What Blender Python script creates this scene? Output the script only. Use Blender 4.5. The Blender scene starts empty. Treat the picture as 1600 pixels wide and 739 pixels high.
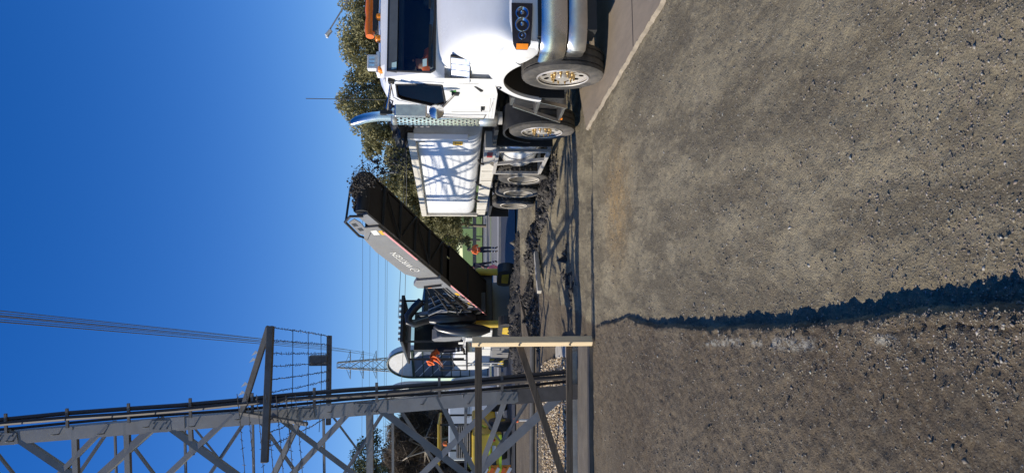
import bpy, bmesh, math, random
import numpy as np
from mathutils import Vector, Matrix, Euler
random.seed(7)
sc = bpy.context.scene
R = math.radians

# ------------------------------------------------------------------ camera (a phone held upright, picture stored on its side)
CAM_H = 1.63
PITCH = math.atan(60 / 1090)
cam_d = bpy.data.cameras.new('camera')
cam = bpy.data.objects.new('camera', cam_d)
sc.collection.objects.link(cam)
sc.camera = cam
cam_d.sensor_fit = 'HORIZONTAL'
cam_d.sensor_width = 36
cam_d.lens = 36 * 1090 / 1600
cam_d.clip_start = 0.05
cam_d.clip_end = 3000
fw = Vector((0, math.cos(PITCH), -math.sin(PITCH)))
upv = Vector((0, math.sin(PITCH), math.cos(PITCH)))
rm = Matrix((-upv, Vector((1, 0, 0)), -fw)).transposed()
cam.matrix_world = Matrix.Translation((0, 0, CAM_H)) @ rm.to_4x4()

# ------------------------------------------------------------------ sky, sun, exposure
SUN_EL = R(32)
SUN_H = Vector((1, 0.10)).normalized()          # the way the light travels over the ground
w = bpy.data.worlds.new('World')
sc.world = w
w.use_nodes = True
wn = w.node_tree.nodes
sky = wn.new('ShaderNodeTexSky')
sky.sky_type = 'NISHITA'
sky.sun_disc = False
sky.sun_elevation = SUN_EL
sky.sun_rotation = math.atan2(-SUN_H.x, -SUN_H.y)
sky.air_density = 1.0
sky.dust_density = 0.0
sky.ozone_density = 2.5
sky.altitude = 100
bg = wn['Background']
bg.inputs['Strength'].default_value = 0.134
hs = wn.new('ShaderNodeHueSaturation')
hs.inputs['Saturation'].default_value = 1.4
hs.inputs['Hue'].default_value = 0.518
w.node_tree.links.new(sky.outputs[0], hs.inputs['Color'])
w.node_tree.links.new(hs.outputs[0], bg.inputs[0])
sun_d = bpy.data.lights.new('sun', 'SUN')
sun_d.energy = 5.0
sun_d.angle = R(0.53)
sun_d.color = (1.0, 0.92, 0.79)
sun = bpy.data.objects.new('sun', sun_d)
sc.collection.objects.link(sun)
ldir = Vector((SUN_H.x * math.cos(SUN_EL), SUN_H.y * math.cos(SUN_EL), -math.sin(SUN_EL)))
sun.rotation_euler = ldir.to_track_quat('-Z', 'Y').to_euler()
sun.location = (-20, 0, 30)
sc.view_settings.view_transform = 'Standard'
sc.view_settings.look = 'None'
sc.view_settings.exposure = 0.18
sc.view_settings.gamma = 1.0
sc.cycles.max_bounces = 6
sc.cycles.transparent_max_bounces = 12

# ------------------------------------------------------------------ helpers
col = sc.collection

def tag(o, label=None, cat=None, group=None, kind=None):
    if label: o['label'] = label
    if cat: o['category'] = cat
    if group: o['group'] = group
    if kind: o['kind'] = kind
    return o

def empty(name, loc=(0, 0, 0), rz=0, rx=0):
    o = bpy.data.objects.new(name, None)
    o.empty_display_size = 0.2
    col.objects.link(o)
    o.location = loc
    o.rotation_euler = (rx, 0, rz)
    return o

def copy_tree(o, parent=None):
    c = o.copy(); col.objects.link(c); c.parent = parent
    for k in ('label', 'category', 'group'):
        pass
    for ch in list(o.children): copy_tree(ch, c)
    return c

class MB:
    def __init__(s, origin=(0, 0, 0)):
        s.v = []; s.f = []; s.o = Vector(origin)
    def add(s, vs, fs):
        n = len(s.v)
        s.v += [tuple(Vector(p) - s.o) for p in vs]
        s.f += [tuple(i + n for i in q) for q in fs]
        return s
    def box(s, c, d, rot=None):
        c = Vector(c); hx, hy, hz = d[0] / 2, d[1] / 2, d[2] / 2
        vs = [Vector((x, y, z)) for x in (-hx, hx) for y in (-hy, hy) for z in (-hz, hz)]
        if rot is not None:
            m = Euler(rot).to_matrix() if not isinstance(rot, Matrix) else rot
            vs = [m @ p for p in vs]
        s.add([p + c for p in vs], [(0, 1, 3, 2), (4, 6, 7, 5), (0, 4, 5, 1), (2, 3, 7, 6), (0, 2, 6, 4), (1, 5, 7, 3)])
        return s
    def bar(s, p0, p1, wd, ht, up=(0, 0, 1)):
        p0 = Vector(p0); p1 = Vector(p1); d = (p1 - p0); L = d.length; d.normalize()
        u = Vector(up); sx = d.cross(u)
        if sx.length < 1e-4: sx = d.cross(Vector((1, 0, 0)))
        sx.normalize(); u = sx.cross(d)
        m = Matrix((sx, d, u)).transposed()
        return s.box((p0 + p1) / 2, (wd, L, ht), m)
    def angle(s, p0, p1, size, t, fa, fb):
        """L section: flanges run from the corner line towards fa and fb"""
        p0 = Vector(p0); p1 = Vector(p1); fa = Vector(fa).normalized(); fb = Vector(fb).normalized()
        prof = [fa * 0 + fb * 0, fa * size, fa * size + fb * t, fa * t + fb * t, fa * t + fb * size, fb * size]
        vs = [p0 + q for q in prof] + [p1 + q for q in prof]
        fs = [(i, (i + 1) % 6, 6 + (i + 1) % 6, 6 + i) for i in range(6)]
        fs += [(0, 1, 2, 3), (0, 3, 4, 5), (6, 9, 8, 7), (6, 11, 10, 9)]
        return s.add(vs, fs)
    def tube(s, pts, r, n=8, cap=True):
        pts = [Vector(p) for p in pts]; k = len(pts)
        rs = r if isinstance(r, (list, tuple)) else [r] * k
        vs = []; fs = []
        t0 = (pts[1] - pts[0]).normalized()
        a = t0.orthogonal().normalized()
        for i, p in enumerate(pts):
            t = (pts[min(i + 1, k - 1)] - pts[max(i - 1, 0)]).normalized()
            a = (a - t * a.dot(t))
            if a.length < 1e-5: a = t.orthogonal()
            a.normalize(); b = t.cross(a)
            for j in range(n):
                an = 2 * math.pi * j / n
                vs.append(p + (a * math.cos(an) + b * math.sin(an)) * rs[i])
        for i in range(k - 1):
            for j in range(n):
                fs.append((i * n + j, i * n + (j + 1) % n, (i + 1) * n + (j + 1) % n, (i + 1) * n + j))
        if cap:
            fs.append(tuple(range(n - 1, -1, -1))); fs.append(tuple((k - 1) * n + j for j in range(n)))
        return s.add(vs, fs)
    def lathe(s, prof, c, axis=(1, 0, 0), n=32, close=False):
        """prof: (h along axis, r)"""
        c = Vector(c); ax = Vector(axis).normalized(); a = ax.orthogonal().normalized(); b = ax.cross(a)
        vs = []; fs = []; k = len(prof)
        for h, r in prof:
            for j in range(n):
                an = 2 * math.pi * j / n
                vs.append(c + ax * h + (a * math.cos(an) + b * math.sin(an)) * r)
        for i in range(k - 1):
            for j in range(n):
                fs.append((i * n + j, i * n + (j + 1) % n, (i + 1) * n + (j + 1) % n, (i + 1) * n + j))
        if close:
            fs.append(tuple(range(n - 1, -1, -1))); fs.append(tuple((k - 1) * n + j for j in range(n)))
        return s.add(vs, fs)
    def prism(s, poly, fn, d0, d1):
        """poly of 2D points, fn(p, q, d) -> 3D, extruded from d0 to d1"""
        n = len(poly)
        vs = [fn(p, q, d0) for p, q in poly] + [fn(p, q, d1) for p, q in poly]
        fs = [(i, (i + 1) % n, n + (i + 1) % n, n + i) for i in range(n)]
        fs += [tuple(range(n - 1, -1, -1)), tuple(range(n, 2 * n))]
        return s.add(vs, fs)
    def loft(s, rings, cap=False, closed=False):
        n = len(rings[0]); vs = [p for r in rings for p in r]; fs = []
        for i in range(len(rings) - 1):
            for j in range(n if closed else n - 1):
                fs.append((i * n + j, i * n + (j + 1) % n, (i + 1) * n + (j + 1) % n, (i + 1) * n + j))
        if cap:
            fs.append(tuple(range(n - 1, -1, -1))); fs.append(tuple((len(rings) - 1) * n + j for j in range(n)))
        return s.add(vs, fs)
    def build(s, name, mat, parent=None, smooth=False, bevel=0, fix=True, seg=2, sharp=35):
        me = bpy.data.meshes.new(name)
        me.from_pydata(s.v, [], s.f)
        if fix:
            bm = bmesh.new(); bm.from_mesh(me)
            bmesh.ops.recalc_face_normals(bm, faces=bm.faces)
            bm.to_mesh(me); bm.free()
        me.materials.append(mat)
        if smooth:
            me.shade_smooth()
            try: me.set_sharp_from_angle(angle=R(sharp))
            except Exception: pass
        o = bpy.data.objects.new(name, me)
        col.objects.link(o)
        if parent is not None: o.parent = parent
        else: o.location = s.o
        if bevel:
            b = o.modifiers.new('bevel', 'BEVEL'); b.width = bevel; b.segments = seg; b.limit_method = 'ANGLE'
            b.harden_normals = False
        return o

def fast_mesh(name, verts, faces, mat, parent=None, attrs=None, smooth=False, loc=(0, 0, 0)):
    verts = np.asarray(verts, np.float32); faces = np.asarray(faces, np.int32)
    k = faces.shape[1]
    me = bpy.data.meshes.new(name)
    me.vertices.add(len(verts)); me.vertices.foreach_set('co', verts.ravel())
    me.loops.add(faces.size); me.loops.foreach_set('vertex_index', faces.ravel())
    me.polygons.add(len(faces)); me.polygons.foreach_set('loop_start', np.arange(0, faces.size, k, dtype=np.int32))
    try: me.polygons.foreach_set('loop_total', np.full(len(faces), k, np.int32))
    except Exception: pass
    if attrs:
        for an, (dom, arr) in attrs.items():
            a = me.attributes.new(an, 'FLOAT', dom); a.data.foreach_set('value', np.asarray(arr, np.float32))
    me.update(calc_edges=True); me.validate()
    if smooth: me.shade_smooth()
    me.materials.append(mat)
    o = bpy.data.objects.new(name, me); col.objects.link(o); o.location = loc
    if parent is not None: o.parent = parent
    return o

def vnoise(x, y, seed=0):
    x = np.asarray(x, float); y = np.asarray(y, float)
    xi = np.floor(x).astype(np.int64); yi = np.floor(y).astype(np.int64)
    fx = x - xi; fy = y - yi
    fx = fx * fx * (3 - 2 * fx); fy = fy * fy * (3 - 2 * fy)
    def h(a, b):
        n = (a * 374761393 + b * 668265263 + seed * 1442695041) & 0xFFFFFFFF
        n = ((n ^ (n >> 13)) * 1274126177) & 0xFFFFFFFF
        n = n ^ (n >> 16)
        return (n & 0xFFFF) / 65535.0
    return ((h(xi, yi) * (1 - fx) + h(xi + 1, yi) * fx) * (1 - fy) + (h(xi, yi + 1) * (1 - fx) + h(xi + 1, yi + 1) * fx) * fy) * 2 - 1

def sstep(a, b, x):
    t = np.clip((np.asarray(x, float) - a) / (b - a), 0, 1)
    return t * t * (3 - 2 * t)

# ------------------------------------------------------------------ materials (all node based)
def mat(name, color, rough=0.6, metal=0.0, var=0.12, scale=4.0, bump=0.0, bscale=40.0, spec=0.5, dirt=None, dirt_amt=0.0, coat=0.0, detail=6, stretch=None):
    m = bpy.data.materials.new(name); m.use_nodes = True
    nt = m.node_tree; N = nt.nodes; L = nt.links
    p = N['Principled BSDF']
    p.inputs['Roughness'].default_value = rough; p.inputs['Metallic'].default_value = metal
    p.inputs['Specular IOR Level'].default_value = spec
    if coat: p.inputs['Coat Weight'].default_value = coat
    tc = N.new('ShaderNodeTexCoord'); src = tc.outputs['Object']
    if stretch:
        mp = N.new('ShaderNodeMapping'); mp.inputs['Scale'].default_value = stretch; L.new(src, mp.inputs[0]); src = mp.outputs[0]
    nz = N.new('ShaderNodeTexNoise'); nz.inputs['Scale'].default_value = scale; nz.inputs['Detail'].default_value = detail; nz.inputs['Roughness'].default_value = 0.65
    L.new(src, nz.inputs['Vector'])
    rp = N.new('ShaderNodeValToRGB')
    c = Vector(color)
    rp.color_ramp.elements[0].position = 0.3; rp.color_ramp.elements[1].position = 0.7
    rp.color_ramp.elements[0].color = (*(c * (1 - var)), 1); rp.color_ramp.elements[1].color = (*[min(1, q * (1 + var)) for q in c], 1)
    L.new(nz.outputs['Fac'], rp.inputs[0]); out = rp.outputs[0]
    if dirt:
        n2 = N.new('ShaderNodeTexNoise'); n2.inputs['Scale'].default_value = scale * 0.7; n2.inputs['Detail'].default_value = 10; n2.inputs['Roughness'].default_value = 0.75
        L.new(src, n2.inputs['Vector'])
        r2 = N.new('ShaderNodeValToRGB'); r2.color_ramp.elements[0].position = 0.45; r2.color_ramp.elements[1].position = 0.75
        r2.color_ramp.elements[0].color = (0, 0, 0, 1); r2.color_ramp.elements[1].color = (dirt_amt,) * 3 + (1,)
        L.new(n2.outputs['Fac'], r2.inputs[0])
        mx = N.new('ShaderNodeMix'); mx.data_type = 'RGBA'
        L.new(r2.outputs[0], mx.inputs['Factor']); L.new(out, mx.inputs['A']); mx.inputs['B'].default_value = (*dirt, 1)
        out = mx.outputs['Result']
        rr = N.new('ShaderNodeMath'); rr.operation = 'MULTIPLY_ADD'; rr.inputs[1].default_value = 0.5; rr.inputs[2].default_value = rough; rr.use_clamp = True
        L.new(r2.outputs[0], rr.inputs[0]); L.new(rr.outputs[0], p.inputs['Roughness'])
    L.new(out, p.inputs['Base Color'])
    if bump:
        n3 = N.new('ShaderNodeTexNoise'); n3.inputs['Scale'].default_value = bscale; n3.inputs['Detail'].default_value = 6
        L.new(src, n3.inputs['Vector'])
        b = N.new('ShaderNodeBump'); b.inputs['Strength'].default_value = bump; b.inputs['Distance'].default_value = 0.02
        L.new(n3.outputs['Fac'], b.inputs['Height']); L.new(b.outputs[0], p.inputs['Normal'])
    return m

M = {}
M['white'] = mat('white_paint', (0.78, 0.78, 0.77), 0.22, var=0.03, scale=1.5, coat=0.4, dirt=(0.45, 0.4, 0.33), dirt_amt=0.2)
M['white_body'] = mat('white_tipper_paint', (0.76, 0.77, 0.78), 0.4, var=0.03, scale=1.2, dirt=(0.5, 0.46, 0.4), dirt_amt=0.12, bump=0.05, bscale=6)
M['white_dirty'] = mat('dirty_white_paint', (0.6, 0.57, 0.5), 0.55, var=0.12, scale=3, dirt=(0.25, 0.2, 0.14), dirt_amt=0.6)
M['chrome'] = mat('polished_metal', (0.7, 0.69, 0.67), 0.2, metal=1, var=0.06, scale=3, dirt=(0.5, 0.45, 0.37), dirt_amt=0.35)
M['alu'] = mat('brushed_alloy', (0.62, 0.6, 0.57), 0.32, metal=1, var=0.1, scale=6, dirt=(0.35, 0.3, 0.24), dirt_amt=0.5)
M['rim'] = mat('dusty_rim_metal', (0.62, 0.58, 0.52), 0.4, metal=0.6, var=0.12, scale=6, dirt=(0.3, 0.25, 0.19), dirt_amt=0.6)
M['rimd'] = mat('dusty_cream_rim', (0.5, 0.46, 0.39), 0.6, var=0.15, scale=5, dirt=(0.24, 0.2, 0.15), dirt_amt=0.7)
M['gold'] = mat('gold_nut_metal', (0.5, 0.35, 0.15), 0.45, metal=0.7, var=0.1)
M['tyre'] = mat('dusty_rubber', (0.05, 0.047, 0.043), 0.8, var=0.3, scale=5, dirt=(0.2, 0.175, 0.145), dirt_amt=0.75, bump=0.15, bscale=60)
M['rubber'] = mat('black_rubber', (0.02, 0.02, 0.02), 0.6, var=0.3, scale=8)
M['black'] = mat('black_plastic', (0.018, 0.018, 0.019), 0.5, var=0.25, scale=6, dirt=(0.12, 0.1, 0.08), dirt_amt=0.25)
M['hose'] = mat('black_gloss_hose', (0.02, 0.021, 0.023), 0.28, var=0.2, scale=6)
M['chassis'] = mat('chassis_black', (0.028, 0.027, 0.027), 0.6, var=0.3, scale=5, dirt=(0.16, 0.13, 0.1), dirt_amt=0.45)
M['greysteel'] = mat('grey_frame_steel', (0.42, 0.4, 0.37), 0.55, metal=0.2, var=0.12, scale=6, dirt=(0.22, 0.18, 0.14), dirt_amt=0.6)
M['amber'] = mat('amber_lens', (0.8, 0.24, 0.02), 0.2, var=0.1)
M['orange_lens'] = mat('orange_beacon', (0.72, 0.16, 0.015), 0.22, var=0.12)
M['red'] = mat('red_lens', (0.4, 0.02, 0.015), 0.3)
M['lens'] = mat('lamp_reflector', (0.36, 0.42, 0.52), 0.12, metal=1, var=0.25, scale=18)
M['lampblack'] = mat('lamp_housing', (0.02, 0.022, 0.035), 0.15, var=0.3, scale=10)
M['sticker'] = mat('pale_sticker', (0.5, 0.66, 0.6), 0.6)
M['green'] = mat('green_sticker', (0.06, 0.25, 0.06), 0.6)
M['yellow'] = mat('yellow_sticker', (0.75, 0.42, 0.02), 0.5, var=0.25, scale=20)
M['redsticker'] = mat('red_sticker', (0.3, 0.03, 0.03), 0.6, var=0.3, scale=20)
M['silver'] = mat('mirror_glass', (0.85, 0.87, 0.9), 0.03, metal=1, var=0.02)
M['tarp'] = mat('black_tarp', (0.012, 0.013, 0.018), 0.38, var=0.4, scale=5, bump=0.5, bscale=9)
M['dash'] = mat('grey_dashboard', (0.2, 0.22, 0.22), 0.7, var=0.2, scale=6)
M['seat'] = mat('cab_interior', (0.085, 0.095, 0.1), 0.8, var=0.2)
M['galv'] = mat('galvanised_steel', (0.2, 0.2, 0.195), 0.55, metal=0.35, var=0.16, scale=3, dirt=(0.2, 0.19, 0.17), dirt_amt=0.35)
M['galvd'] = mat('weathered_steel', (0.13, 0.125, 0.12), 0.65, metal=0.3, var=0.2, scale=4, dirt=(0.08, 0.065, 0.05), dirt_amt=0.5)
M['stub'] = mat('bitumen_coated_steel', (0.055, 0.05, 0.047), 0.65, var=0.3, scale=5)
M['conduit'] = mat('brown_black_conduit', (0.035, 0.027, 0.022), 0.55, var=0.2, scale=3)
M['wire'] = mat('wire_metal', (0.06, 0.06, 0.06), 0.6, var=0.2)
M['timber'] = mat('weathered_timber', (0.1, 0.075, 0.05), 0.85, var=0.4, scale=3, stretch=(0.6, 14, 14), bump=0.3, bscale=10)
M['timber_new'] = mat('pale_new_timber', (0.74, 0.57, 0.34), 0.7, var=0.12, scale=3, stretch=(14, 14, 0.6), bump=0.15, bscale=10)
M['concrete'] = mat('pale_concrete', (0.42, 0.39, 0.33), 0.85, var=0.18, scale=5, bump=0.2, bscale=60, dirt=(0.25, 0.21, 0.16), dirt_amt=0.6)
M['path'] = mat('shade_darkened_concrete', (0.125, 0.105, 0.08), 0.9, var=0.3, scale=3, bump=0.4, bscale=70, dirt=(0.12, 0.1, 0.075), dirt_amt=0.6)  # concrete darkened: shade of the barrier and tower is put into its colour
M['slab'] = mat('worn_pinkish_pavement', (0.235, 0.185, 0.13), 0.85, var=0.12, scale=2.0, bump=0.25, bscale=90, dirt=(0.15, 0.125, 0.1), dirt_amt=0.5, stretch=(4, 0.8, 1))
M['edge'] = mat('pale_broken_edge', (0.27, 0.225, 0.165), 0.9, var=0.3, scale=7, bump=0.9, bscale=40)
M['asphalt'] = mat('old_asphalt', (0.16, 0.155, 0.15), 0.9, var=0.12, scale=1.2, stretch=(0.1, 1, 1))
M['asphalt_new'] = mat('new_asphalt', (0.022, 0.024, 0.03), 0.7, var=0.15, scale=2)
M['kerb'] = mat('kerb_concrete', (0.34, 0.32, 0.29), 0.9, var=0.15, scale=2)
M['grass'] = mat('mown_grass', (0.13, 0.2, 0.035), 0.9, var=0.25, scale=0.8, bump=0.3, bscale=20)
M['linepaint'] = mat('white_line_paint', (0.6, 0.6, 0.58), 0.8)
M['millings'] = mat('asphalt_millings', (0.05, 0.044, 0.037), 0.9, var=0.6, scale=14, bump=0.8, bscale=30, dirt=(0.11, 0.1, 0.085), dirt_amt=0.5)
M['conv_grey'] = mat('grey_cover', (0.2, 0.198, 0.195), 0.55, var=0.1, scale=3, dirt=(0.2, 0.18, 0.15), dirt_amt=0.4)
M['conv_dark'] = mat('conveyor_black', (0.014, 0.013, 0.013), 0.6, var=0.3, scale=4, dirt=(0.05, 0.04, 0.032), dirt_amt=0.5)
M['mill_grey'] = mat('machine_grey', (0.2, 0.2, 0.205), 0.45, var=0.1, scale=3, dirt=(0.16, 0.14, 0.11), dirt_amt=0.4)
M['mill_white'] = mat('machine_white', (0.68, 0.68, 0.66), 0.4, var=0.06, scale=2, dirt=(0.3, 0.26, 0.2), dirt_amt=0.35)
M['plant_yellow'] = mat('machine_yellow', (0.62, 0.42, 0.03), 0.45, var=0.1, scale=3, dirt=(0.2, 0.16, 0.1), dirt_amt=0.5)
M['lime'] = mat('lime_tape', (0.55, 0.75, 0.03), 0.5, var=0.08)
M['whitetext'] = mat('white_lettering', (0.72, 0.71, 0.66), 0.6, var=0.08)
M['pinktape'] = mat('pink_red_tape', (0.7, 0.3, 0.3), 0.5, var=0.1)
M['hivis'] = mat('orange_cloth', (0.85, 0.16, 0.035), 0.85, var=0.15, scale=10)
M['navy'] = mat('navy_cloth', (0.018, 0.02, 0.035), 0.9, var=0.2, scale=10)
M['bluejean'] = mat('blue_grey_cloth', (0.07, 0.08, 0.15), 0.9, var=0.3, scale=18)
M['skin'] = mat('skin', (0.42, 0.22, 0.15), 0.6, var=0.1)
M['hair'] = mat('dark_hair', (0.02, 0.015, 0.012), 0.7)
M['boot'] = mat('boot_leather', (0.035, 0.025, 0.018), 0.7)
M['tape'] = mat('reflective_tape', (0.55, 0.57, 0.6), 0.5)
M['pink'] = mat('pink_cloth', (0.85, 0.2, 0.22), 0.8, var=0.2, scale=14)
M['cone'] = mat('cone_orange', (0.8, 0.14, 0.02), 0.5)
M['greenframe'] = mat('dark_green_frame', (0.012, 0.035, 0.02), 0.4, var=0.15)
M['bark'] = mat('grey_bark', (0.16, 0.13, 0.1), 0.9, var=0.3, scale=3, bump=0.5, bscale=12)
M['bark_pale'] = mat('pale_bark', (0.32, 0.27, 0.2), 0.9, var=0.25, scale=3)

def glassmat(name, tint, fac=0.10, refl=1.0):
    m = bpy.data.materials.new(name); m.use_nodes = True
    N = m.node_tree.nodes; L = m.node_tree.links
    N.remove(N['Principled BSDF'])
    t = N.new('ShaderNodeBsdfTransparent'); t.inputs[0].default_value = (*tint, 1)
    g = N.new('ShaderNodeBsdfGlossy'); g.inputs['Roughness'].default_value = 0.03; g.inputs[0].default_value = (0.9, 0.95, 1, 1)
    fr = N.new('ShaderNodeFresnel'); fr.inputs[0].default_value = 1.5
    ad = N.new('ShaderNodeMath'); ad.operation = 'MULTIPLY_ADD'; ad.inputs[1].default_value = refl; ad.inputs[2].default_value = fac; ad.use_clamp = True
    nz = N.new('ShaderNodeTexNoise'); nz.inputs['Scale'].default_value = 3
    bp = N.new('ShaderNodeBump'); bp.inputs['Strength'].default_value = 0.03
    L.new(nz.outputs['Fac'], bp.inputs['Height']); L.new(bp.outputs[0], g.inputs['Normal'])
    mx = N.new('ShaderNodeMixShader'); L.new(fr.outputs[0], ad.inputs[0]); L.new(ad.outputs[0], mx.inputs[0])
    L.new(t.outputs[0], mx.inputs[1]); L.new(g.outputs[0], mx.inputs[2]); L.new(mx.outputs[0], N['Material Output'].inputs[0])
    return m
M['glass'] = glassmat('cab_glass', (0.74, 0.82, 0.82), 0.03, 0.8)
M['glass_dark'] = glassmat('dark_glass', (0.62, 0.64, 0.64), 0.0, 0.2)

def leafmat(name, c1, c2):
    m = bpy.data.materials.new(name); m.use_nodes = True
    N = m.node_tree.nodes; L = m.node_tree.links; p = N['Principled BSDF']
    at = N.new('ShaderNodeAttribute'); at.attribute_name = 'tone'
    rp = N.new('ShaderNodeValToRGB'); rp.color_ramp.elements[0].color = (*c1, 1); rp.color_ramp.elements[1].color = (*c2, 1)
    L.new(at.outputs['Fac'], rp.inputs[0]); L.new(rp.outputs[0], p.inputs['Base Color'])
    p.inputs['Roughness'].default_value = 0.55; p.inputs['Specular IOR Level'].default_value = 0.3
    tr = N.new('ShaderNodeBsdfTranslucent'); L.new(rp.outputs[0], tr.inputs[0])
    mx = N.new('ShaderNodeMixShader'); mx.inputs[0].default_value = 0.25
    L.new(p.outputs[0], mx.inputs[1]); L.new(tr.outputs[0], mx.inputs[2]); L.new(mx.outputs[0], N['Material Output'].inputs[0])
    return m
M['leaf_gum'] = leafmat('gum_leaf', (0.07, 0.072, 0.026), (0.4, 0.36, 0.17))
M['leaf_green'] = leafmat('green_leaf', (0.06, 0.085, 0.018), (0.34, 0.36, 0.08))
M['leaf_dark'] = leafmat('dark_leaf', (0.028, 0.036, 0.016), (0.13, 0.14, 0.06))
M['twig'] = leafmat('brown_twig', (0.05, 0.036, 0.024), (0.2, 0.15, 0.1))
SLABX = lambda y: 1.53 + (9.76 - np.asarray(y, float)) * 0.1196
PAINT = [(-0.715, 4.62, -0.625, 4.05, 0.032), (-0.61, 3.95, -0.585, 3.75, 0.02), (-0.565, 3.6, -0.50, 3.18, 0.045), (-0.40, 2.63, -0.385, 2.52, 0.025)]
# ------------------------------------------------------------------ ground: one sheet, fine near the camera
LIP = lambda y: np.interp(y, [0.0, 1.2, 1.9, 2.165, 2.506, 2.97, 3.63, 4.67, 6.5, 7.2, 7.7, 8.4, 9.3], [0.12, -0.06, -0.185, -0.23, -0.285, -0.368, -0.475, -0.625, -0.82, -0.84, -0.92, -1.06, -1.2])
def ground_h(x, y, fine=True):
    x = np.asarray(x, float); y = np.asarray(y, float)
    base = 0.15 * sstep(9.6, 17, y)
    fadef = 1 - sstep(30, 60, y)
    edge = LIP(y) + (vnoise(y * 2.2, 0 * y, 3) * 0.014 + vnoise(y * 13, 0 * y, 4) * 0.006 + vnoise(y * 45, 0 * y, 5) * 0.007)
    lf = (1 - sstep(9.15, 9.3, y))
    s = (edge - x)
    step = np.interp(y, [0, 1.9, 3, 4.7, 6.5, 7.2, 8.0, 9.3], [0.068, 0.062, 0.055, 0.051, 0.036, 0.03, 0.028, 0.012]) + 0.006 * vnoise(y * 9, x * 4, 11) + 0.004 * vnoise(y * 28, x * 12, 12) + 0.006 * vnoise(y * 60, x * 40, 15)
    crumb = 0.012 * np.exp(-np.abs(s - 0.04) / 0.05) * (vnoise(x * 30, y * 30, 13) + 0.5)
    left = (sstep(-0.008, 0.008, s) * step + sstep(-0.01, 0.0, s) * crumb) * lf
    # a second faint ridge on the dirt beside the lip
    left = left + lf * -0.014 * np.exp(-((s - 0.062 - 0.01 * vnoise(y * 4, 0 * y, 8)) / 0.009) ** 2) * (1 - sstep(2.3, 2.9, y))
    rough = 0.006 * vnoise(x * 3, y * 3, 21) + 0.004 * vnoise(x * 9, y * 9, 22) + 0.004 * vnoise(x * 24, y * 24, 23)
    if fine: rough = rough + 0.0034 * vnoise(x * 60, y * 60, 24) + 0.0022 * np.maximum(0, vnoise(x * 110, y * 110, 25)) 
    # churned strip behind the milled edge
    ch = sstep(9.35, 9.8, y) * (1 - sstep(21, 24, y)) * sstep(-1.9, -1.2, x)
    rough = rough + ch * (0.035 * vnoise(x * 0.5, y * 2.6, 31) + 0.03 * vnoise(x * 1.2 + 3, y * 4.2, 32) + 0.015 * vnoise(x * 4, y * 8, 33))
    return base + left + rough * fadef

def spaced(a, b, f):
    out = [a]
    while out[-1] < b: out.append(out[-1] + f(out[-1]))
    out[-1] = b
    return out
rightx = spaced(0.0, 2.4, lambda v: 0.0135) + spaced(2.4, 400, lambda v: max(0.014, (v - 2.2) * 0.09))[1:]
leftx = spaced(0.0, 2.2, lambda v: 0.0125) + spaced(2.2, 400, lambda v: max(0.014, (v - 2.0) * 0.09))[1:]
gx = np.array([-v for v in leftx[::-1]][:-1] + rightx)
gy = np.array([-400, -150, -50, -15, -5, -2, -0.5, 0.5, 1.1] + spaced(1.4, 900, lambda v: 0.010 if v < 3 else (0.0034 * v if v < 10 else (0.007 * v if v < 26 else 0.07 * v))))
X, Y = np.meshgrid(gx, gy)
Z = ground_h(X, Y)
nx, ny = len(gx), len(gy)
idx = np.arange(nx * ny).reshape(ny, nx)
F = np.stack([idx[:-1, :-1], idx[:-1, 1:], idx[1:, 1:], idx[1:, :-1]], -1).reshape(-1, 4)
zone = sstep(-0.03, 0.03, LIP(Y) - X + 0.03 * vnoise(Y * 6, X * 6, 5))
RDX = (X + 0.13 * Y)             # distance across the road
paint = np.zeros_like(X)
for (x0, y0, x1, y1, wd) in PAINT:
    dx, dy = x1 - x0, y1 - y0; L2 = dx * dx + dy * dy
    t = np.clip(((X - x0) * dx + (Y - y0) * dy) / L2, 0, 1)
    d = np.hypot(X - x0 - t * dx, Y - y0 - t * dy)
    paint = np.maximum(paint, 1 - sstep(wd * 0.4, wd, d))
sand = np.exp(-(((X - 0.35) / 0.55) ** 2 + ((Y - 7.9) / 0.6) ** 2))
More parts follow.
